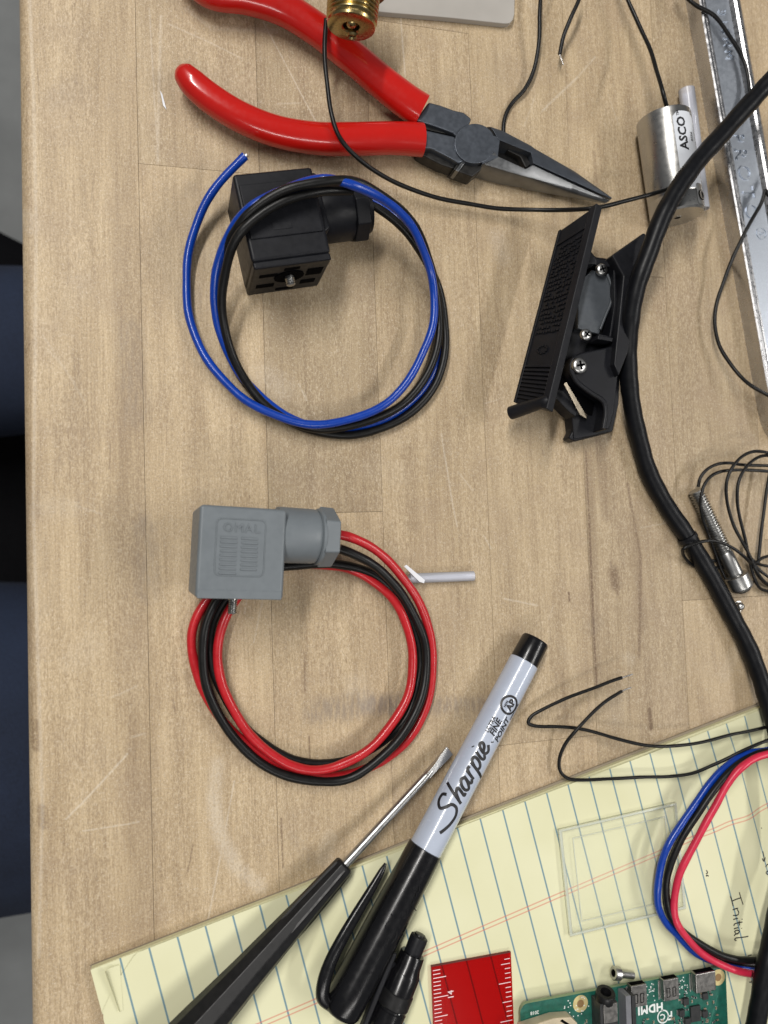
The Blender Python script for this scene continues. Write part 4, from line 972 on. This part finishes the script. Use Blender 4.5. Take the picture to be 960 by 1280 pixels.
# ================================================================ LOWER PAIR OF THIN WIRES
def k3(pts): return [(640 + x / 3, 820 + y / 3, z) for x, y, z in pts]
thin('bare tipped thin black wire bent into a narrow hook, upper of the pair', k3([(412, 82, 7), (370, 95, 6.8), (300, 122, 6.2), (200, 160, 5), (120, 198, 4), (72, 228, 3.2), (62, 250, 3), (85, 261, 3), (160, 264, 3.2), (240, 272, 4), (320, 288, 4.6), (400, 311, 6), (480, 332, 7), (550, 339, 7.4), (640, 334, 7), (740, 317, 7), (840, 291, 7), (930, 272, 6), (1010, 258, 6)]), r=.62, strip=k3([(408, 84, 7), (430, 76, 7.2), (452, 69, 7.4)]))
thin('bare tipped thin black wire looping wide over the pad edge, lower of the pair', k3([(412, 131, 6), (352, 170, 5.8), (290, 225, 6.2), (240, 278, 6.2), (200, 332, 4), (177, 390, 3), (180, 432, 3), (208, 458, 3.6), (260, 464, 4.4), (360, 461, 6), (480, 455, 6), (600, 450, 6), (680, 440, 7), (760, 406, 9), (860, 357, 12), (930, 328, 13), (1010, 296, 12)]), r=.62, strip=k3([(408, 134, 6), (428, 124, 6.2), (446, 118, 6.4)]))

# ================================================================ BLUE / BLACK / RED LEADS ON PAD
wl = thing('wire_loop', 'loop of blue, black and crimson wires standing on the yellow pad under the thick cable', 'wire', P(870, 1180, PZ))
def k4(pts): return [(800 + x / 4.267, 940 + y / 4.267, z) for x, y, z in pts]
part('wire', wire_px(k4([(760, -20, 12), (660, -6, 12), (590, 5, 12), (520, 35, 12), (440, 92, 12), (375, 165, 12), (300, 270, 12), (225, 375, 12), (155, 490, 12), (108, 620, 11), (92, 730, 10), (98, 820, 9), (135, 905, 8), (200, 980, 7), (280, 1060, 6.3), (390, 1115, 6), (500, 1145, 6), (640, 1166, 6), (760, 1180, 6)]), 1.28), M_blue, wl, smooth=60, label='blue wire')
part('wire', wire_px(k4([(760, 0, 14), (680, 0, 14), (610, 18, 14), (525, 65, 14), (445, 140, 14), (365, 243, 14), (295, 350, 13), (225, 460, 12), (165, 590, 11), (140, 700, 10), (145, 800, 9), (170, 880, 9), (225, 950, 9), (320, 1025, 9), (420, 1078, 9), (520, 1104, 9), (640, 1114, 9), (760, 1120, 9)]), 1.28), M_wireb, wl, smooth=60, label='outer black wire')
part('wire', wire_px(k4([(760, -8, 10), (680, -8, 10), (600, 16, 10), (520, 60, 10), (450, 120, 10), (380, 205, 10), (310, 310, 9), (245, 410, 8), (180, 540, 7), (145, 650, 6), (135, 760, 6), (155, 860, 6), (215, 945, 6), (310, 1035, 6), (420, 1095, 6), (540, 1125, 6), (640, 1135, 6), (760, 1140, 6)]), 1.2), M_wireb, wl, smooth=60, label='inner black wire')
part('wire', wire_px(k4([(760, 5, 16), (690, 10, 16), (610, 32, 16), (535, 88, 16), (460, 182, 15), (390, 308, 14), (325, 430, 13), (258, 550, 12), (205, 670, 11), (183, 780, 10.5), (187, 870, 10), (215, 945, 10), (280, 1028, 9.5), (370, 1100, 9), (470, 1150, 9), (560, 1178, 9), (640, 1192, 9), (760, 1205, 9)]), 1.32), M_pinkw, wl, smooth=60, label='crimson wire')

# ================================================================ SMALL SOCKET SCREW ON PAD
q0 = P(773, 1217, PZ + 2.3); q1 = P(797, 1217.5, PZ + 1.5)
ss = thing('socket_head_screw', 'short steel socket head screw lying just above the circuit board', 'screw', V(q0.x, q0.y, PZ))
QM = frame(q0, q1 - q0 + V(0, 0, .2)) @ RZ(-3)
part('head', onx(lathe([(1.2, .35), (1.25, 0), (2.0, 0), (2.35, .35), (2.35, 2.3), (2.1, 2.6)], 28, False)), M_zinc, ss, M=QM @ T(-2.2, 0, 0), smooth=35)
part('hex_socket', onx(lathe([(1.22, .1), (1.2, .5), (.05, .6)], 6)), M_hole, ss, M=QM @ T(-2.2, 0, 0))
prf = []; x = 0.3
while x < 6.4: prf += [(1.35, x), (1.05, x + .25)]; x += .5
prf += [(.05, 6.6)]
part('thread', onx(lathe(prf, 20)), M_zinc, ss, M=QM, smooth=30)

# ================================================================ SINGLE BOARD COMPUTER
bz0 = PZ + 2.2
pa = P(650, 1256, bz0 + 1.5); pb = P(907, 1208, bz0 + 1.5)
OM = frame(V(pb.x, pb.y, bz0), pa - pb)  # origin: right corner, x runs left along the edge, y down into the board? (z up)
if (OM.to_3x3() @ V(0, 1, 0)).y > 0: print('flip needed')
Lb = (pa - pb).length
pi_ = thing('circuit_board', 'green single board computer with HDMI print at the bottom edge of the frame', 'circuit board', V(pb.x, pb.y, PZ))
s = Lb / 85.0
brd = part('board', prism(rrect(0, Lb, 0, 56 * s, 3.0 * s), 0, 1.5), M_pcb, pi_, M=OM, bevel=.08, bseg=1)
part('board_edge', holed(rrect(-.03, Lb + .03, -.03, 56 * s + .03, 3.0 * s), rrect(.02, Lb - .02, .02, 56 * s - .02, 3.0 * s), .1, 1.42), simple('board_edge_laminate', (.22, .30, .17), .6), pi_, M=OM)
def bx(name, x0, x1, y0, y1, z0, z1, mat, bevel=.08, **k): return part(name, box(x0 * s, x1 * s, y0 * s, y1 * s, 1.5 + z0, 1.5 + z1), mat, pi_, M=OM, bevel=bevel, bseg=1, **k)
for hx in (3.5, 61.5):
    part('mounting_ring', holed([(hx * s + a, 3.5 * s + b) for a, b in circle(2.9)], [(hx * s + a, 3.5 * s + b) for a, b in circle(1.35)], 1.5, 1.54), M_gold, pi_, M=OM)
    part('mounting_hole', lathe([(1.38, 1.505), (1.3, 1.515), (.05, 1.515)], 20), simple('mounting_hole_shade', (.25, .15, .06), .7), pi_, M=OM @ T(hx * s, 3.5 * s, 0))
# USB-C, two micro HDMI, audio jack, ribbon socket, big socket
bx('usb_socket', 6.7, 15.7, -1.2, 6.2, 0, 3.1, M_shell, .5)
bx('usb_opening', 7.3, 15.1, -1.32, -1.1, .5, 2.6, M_hole, .3)
for x0 in (22.6, 36.1):
    bx('hdmi_socket', x0, x0 + 6.6, -1.0, 6.8, 0, 2.9, M_shell, .3)
    bx('hdmi_opening', x0 + .4, x0 + 6.2, -1.12, -.9, .5, 2.5, M_hole, .2)
    for k in (1.4, 3.9):
        part('shell_spring', holed([(a * s, b * s) for a, b in rrect(x0 + k, x0 + k + 1.5, 2, 5.4, .3)], [(a * s, b * s) for a, b in rrect(x0 + k + .25, x0 + k + 1.25, 2.2, 5.2, .2)], 4.40, 4.46), M_hole, pi_, M=OM)
    bx('solder_tab', x0 + 6.6, x0 + 7.1, .5, 7.2, 0, .35, M_tin)
bx('solder_tab', 15.8, 16.3, .2, 6.6, 0, .35, M_tin)
bx('ribbon_socket', 44.2, 46.4, .6, 20, 0, 5.2, simple('grey_socket_plastic', (.16, .165, .18), .45), .2)
bx('ribbon_latch', 42.4, 44.0, .9, 20, 0, 5.3, M_ic, .2)
for i in range(18): bx('socket_contact', 40.9, 42.3, 4.2 + i * .9, 4.65 + i * .9, 0, .5, M_silk, 0)
bx('audio_socket', 50.2, 57.2, 1.2, 14, 0, 6.0, M_ic, .2)
bx('audio_shield', 50.4, 56.0, 1.4, 8, 5.9, 6.35, M_shell, .15)
part('audio_ring', lathe([(2.1, 0), (3.1, .1), (3.3, .6), (3.3, 3.2), (3.1, 3.6), (1.9, 3.6), (1.75, .3), (.05, .2)], 32), M_rub, pi_, M=OM @ T(53.7 * s, 1.6 * s, 4.8) @ RX(72) @ T(0, 0, -0.3), smooth=35)
part('ethernet_socket', prism([(65 * s, 7.4 * s), (67.5 * s, 4.9 * s), (74 * s, 4.2 * s), (86.5 * s, 5.6 * s), (86.5 * s, 24 * s), (65 * s, 24 * s)], 1.5, 5.5), M_tan, pi_, M=OM, bevel=.4)
part('socket_slot', prism([(67 * s, 8.0 * s), (71 * s, 5.0 * s), (71.8 * s, 5.5 * s), (67.8 * s, 8.6 * s)], 5.5, 5.58), M_hole, pi_, M=OM)
part('socket_slot', prism([(77 * s, 6.6 * s), (84 * s, 6.5 * s), (84.5 * s, 8.4 * s), (80 * s, 8.8 * s)], 5.5, 5.58), M_hole, pi_, M=OM)
rng = random.Random(3)
taken = []
def comp(name, cx, cy, w, h, z, mat):
    bx(name, cx - w / 2, cx + w / 2, cy - h / 2, cy + h / 2, 0, z, mat, .06)
comp('chip', 14.5, 14.6, 4.2, 5.6, .9, M_ic)
for cx, cy in ((10.2, 8.8), (10.6, 15.2), (18.6, 9.4), (18.2, 16.6), (20.6, 13.2)):
    comp('inductor', cx, cy, 2.3, 2.3, 1.3, M_ic)
    bx('solder_pad', cx - 1.6, cx - 1.15, cy - .9, cy + .9, 0, .3, M_tin, 0); bx('solder_pad', cx + 1.15, cx + 1.6, cy - .9, cy + .9, 0, .3, M_tin, 0)
sm_cap = simple('ceramic_capacitor', (.36, .26, .16), .5)
for i in range(230):
    cx = rng.uniform(4, 62); cy = rng.uniform(2, 22)
    if any(x0 - .6 < cx < x1 + .6 and y0 - .6 < cy < y1 + .6 for x0, x1, y0, y1 in ((6, 16.8, -2, 7), (22, 31.5, -2, 8), (35.5, 44, -2, 8), (40, 47, 0, 22), (49.5, 58, 0, 15), (11.8, 17, 11, 18), (58, 66, 0, 7.5), (22, 34, 6.5, 11.5), (24, 32, 8.2, 14), (0, 7, 0, 7))): continue
    if rng.random() < .5: w, h = 1.1, .6
    else: w, h = .6, 1.1
    t_ = rng.random()
    comp('capacitor', cx, cy, w * .6, h * .6, .45, sm_cap if t_ < .5 else M_ic)
    if w > h: bx('solder_pad', cx - .6, cx - .35, cy - .3, cy + .3, 0, .3, M_tin, 0); bx('solder_pad', cx + .35, cx + .6, cy - .3, cy + .3, 0, .3, M_tin, 0)
    else: bx('solder_pad', cx - .3, cx + .3, cy - .6, cy - .35, 0, .3, M_tin, 0); bx('solder_pad', cx - .3, cx + .3, cy + .35, cy + .6, 0, .3, M_tin, 0)
for i in range(60):
    cx = rng.choice((rng.uniform(17, 22), rng.uniform(31, 35.5), rng.uniform(58, 68))); cy = rng.uniform(1, 7.5)
    bx('solder_pad', cx - .22, cx + .22, cy - .18, cy + .18, 0, .05, M_silk, 0)
part('printed_name', xf(text('HDMI', 3.9, .02, .16, 1.1), T(*(OM.inverted() @ P(813, 1260.5, bz0 + 1.5)).xy, 1.51)), M_silk, pi_, M=OM, smooth=0, label='white print reading HDMI upside down')
fx, fy = (OM.inverted() @ P(830, 1270.5, bz0 + 1.5)).xy
fc = join(xf(text('F', 4.2, .02, .10), T(fx - 2.6, fy, 1.51)), xf(holed(circle(2.4), circle(1.95), 0, .02), T(fx + .4, fy, 1.51)), xf(text('C', 3.0, .02, .08), T(fx + .5, fy, 1.51)))
part('printed_mark', fc, M_silk, pi_, M=OM, smooth=0, label='white FC mark')
part('printed_line', xf(text('Made in the UK', 1.5, .02, .03), T(36.0 * s, 17.2 * s, 1.51)), M_silk, pi_, M=OM, smooth=0)
part('printed_line', xf(text('2018', 1.6, .02, .03), T(79.5 * s, 3.6 * s, 1.51)), M_silk, pi_, M=OM, smooth=0)
for i, (x0, y0, x1, y1) in enumerate(((59, 10, 64, 16), (60, 10, 65, 16), (47.5, 4, 49.4, 14), (31, 7.8, 35, 7.8), (4, 10, 8, 20), (17.5, 9, 21.5, 13))):
    part('trace', xf(stroke([(x0 * s, y0 * s), (x1 * s, y1 * s)], .3, 2, .02), T(0, 0, 1.5)), M_pcbl, pi_, M=OM, smooth=0)
# the board stands on four short standoffs
for hx, hy in ((3.5, 3.5), (61.5, 3.5), (3.5, 52.5), (61.5, 52.5)):
    part('solder_side_pin', lathe([(1.6, PZ - bz0 + .02), (1.6, 0)], 16), M_tin, pi_, M=OM @ T(hx * s, hy * s, 0) if False else T(*(OM @ V(hx * s, hy * s, 0))))

# ================================================================ DIN RAIL CLIP BRACKET
dz = thing('rail_clip_bracket', 'charcoal plastic rail clip with an embossed side plate and three screws beside the thick cable', 'bracket', P(700, 420, 0))
pA = P(699, 289, 10); pB = P(745, 257, 24); pC = P(683, 512, 24); pD = P(643, 503, 10)
nrm = (pB - pA).cross(pD - pA).normalized()
if nrm.z < 0: nrm = -nrm
def slab(q, th_, n_):
    v = [p for p in q] + [p - n_ * th_ for p in q]
    return v, [(0, 1, 2, 3), (7, 6, 5, 4), (0, 4, 5, 1), (1, 5, 6, 2), (2, 6, 7, 3), (3, 7, 4, 0)]
part('side_plate', slab([pA, pB, pC, pD], 2.0, nrm), M_blk2, dz, bevel=.25)
# plate coordinates: s 0..1 down the plate, t 0..1 from outer edge to raised rim
def pq(s_, t_, h=0): a = pA.lerp(pD, s_); b = pB.lerp(pC, s_); return a.lerp(b, t_) + nrm * h
def pbox(s0, s1, t0, t1, h0, h1):
    v = [pq(a, b, h) for h in (h0, h1) for b in (t0, t1) for a in (s0, s1)]
    return v, [(0, 2, 3, 1), (4, 5, 7, 6), (0, 1, 5, 4), (2, 6, 7, 3), (0, 4, 6, 2), (1, 3, 7, 5)]
part('rim', pbox(-.0, 1.0, .86, 1.06, -2.4, .9), M_blk2, dz, bevel=.4)
part('rim', pbox(-.0, 1.0, -.01, .06, -1.5, .5), M_blk2, dz, bevel=.2)
part('cross_groove', pbox(.085, .10, .07, .86, -.02, .5), M_blk2, dz, bevel=.1)
rib = None
for i in range(9):
    s_ = .79 + i * .0215
    part('grip_rib', pbox(s_, s_ + .011, .07, .86, -.05, .7), M_blk2, dz, bevel=.12, bseg=1)
em = []
for r in range(19):
    for col_ in range(9):
        if rng.random() < .14: continue
        s_ = .125 + r * .0265 + rng.uniform(-.002, .002); t_ = .12 + col_ * .078
        em.append(pbox(s_, s_ + rng.uniform(.010, .018), t_, t_ + rng.uniform(.025, .055), -.02, .45))
        if rng.random() < .6: em.append(pbox(s_ + .003, s_ + .007, t_ - .01, t_ + .07, -.02, .40))
part('embossed_text', join(*em), M_blk2, dz, smooth=0)
part('embossed_mark', xf(join(*[pbox(.70 + .02 * math.cos(a), .71 + .02 * math.cos(a), .42 + .14 * math.sin(a), .47 + .14 * math.sin(a), -.02, .35) for a in [2 * math.pi * i / 10 for i in range(10)]]), Matrix.Identity(4)), M_blk2, dz, smooth=0)
part('rolled_foot', tube([P(636.5, 517, 8.6), P(638.5, 516.3, 9), P(660, 509, 15.5), P(681, 502, 22.5), P(686, 500, 23.5)], 1, 20, 4, radii=[(1.5, 1.5), (2.4, 2.4), (2.3, 2.3), (2.0, 2.0), (1.7, 1.7)]), M_blk2, dz, smooth=50)
def dp(l, z): return [(P(x, y, z).x, P(x, y, z).y) for x, y in l]
# floor of the clip and its walls
part('base_web', prism(dp([(735, 312), (743, 322), (766, 325), (772, 340), (792, 340), (775, 430), (772, 505), (764, 540), (716, 550), (712, 510), (690, 480), (700, 420), (722, 360)], 6), 1.0, 7.0), M_blk, dz, bevel=.5)
part('recess_wall', prism(dp([(726, 312), (736, 311), (745, 322), (745, 330), (736, 330), (726, 345)], 15), 1, 15), M_blk2, dz, bevel=.4)
part('recess_wall', prism(dp([(744, 323), (766, 326), (766, 334), (744, 331)], 12), 2, 12), M_blk2, dz, bevel=.4)
part('gasket', prism(dp([(740, 337), (753, 343), (762, 345), (766, 360), (765, 378), (757, 396), (751, 410), (749, 418), (722, 411), (722, 385), (718, 365), (728, 348)], 10), 6, 10.2), M_gasket, dz, bevel=.4)
part('gasket_rim', tube([P(x, y, 10.4) for x, y in ((759, 343), (764, 358), (764, 376), (757, 394), (750, 412))], .55, 8, 5), M_gasket, dz, smooth=60)
part('inner_wall', prism(dp([(767, 337), (787, 341), (786, 345), (770, 343), (772, 380), (764, 425), (748, 421), (749, 417), (762, 420), (768, 380)], 13), 2, 13), M_blk, dz, bevel=.3)
part('cross_bar', prism(dp([(748, 419), (767, 422), (766, 427), (747, 424)], 14.5), 3, 14.5), M_blk2, dz, bevel=.3)
part('outer_wall', prism(dp([(765, 319), (806, 290), (812, 300), (786, 440), (774, 470), (768, 455), (779, 345)], 16), 1, 16), M_blk2, dz, bevel=.7)
part('lever', prism(dp([(712, 455), (716, 446), (726, 441), (772, 431), (776, 440), (768, 515), (762, 536), (752, 538), (757, 508), (752, 498), (722, 478), (713, 468)], 13), 2, 13), M_blk, dz, bevel=.7, bseg=3)
part('lever_ridge', tube([P(x, y, 13.2) for x, y in ((713, 462), (720, 476), (737, 490), (754, 502), (757, 515), (754, 536))], .9, 10, 5), M_blk2, dz, smooth=60)
part('foot_plate', prism(dp([(717, 516), (714, 540), (710, 548), (718, 552), (762, 541), (767, 536), (763, 510)], 6), 1, 6.5), M_blk2, dz, bevel=.8, bseg=3)
part('side_arm', prism(dp([(686, 490), (690, 484), (704, 488), (722, 510), (720, 522), (712, 516), (700, 504)], 9), 2, 9.5), M_blk2, dz, bevel=.6)
part('hollow', prism(dp([(704, 478), (716, 474), (742, 500), (738, 520), (722, 518)], 6), 6.9, 7.3), M_hole, dz)
sp = [P(x, y, z) for x, y, z in ((705, 480, 14), (708, 477.5, 14), (729, 513, 10), (734, 519, 9), (733, 523, 9), (725, 518, 10))]
part('spring_leaf', ([p for p in sp] + [p - V(0, 0, .5) for p in sp], [(0, 1, 2, 3, 4, 5), (11, 10, 9, 8, 7, 6)] + [(i, i + 6, (i + 1) % 6 + 6, (i + 1) % 6) for i in range(6)]), simple('spring_strip_steel', (.30, .26, .20), .38, 1.0), dz, smooth=0)
def screw_head(px, py, z, r, rot):
    c = P(px, py, z)
    n = 40; hd = part('screw_head', lathe([(r, -.6), (r, .1), (r * .92, .5), (r * .6, .85), (r * .3, .98), (.05, 1.0)], 36), M_zinc, dz, M=T(*c) @ RZ(rot), smooth=50, origin=c)
    for a in (0, 90):
        part('cross_slot', box(-r * .55, r * .55, -r * .13, r * .13, .60, 1.02), M_hole, hd, M=T(*c) @ RZ(rot + a) @ RX(0), smooth=0)
screw_head(752, 337, 12.5, 2.25, 20)
screw_head(732.5, 418.5, 12.5, 2.2, 50)
screw_head(724.5, 457, 14.2, 2.9, 10)
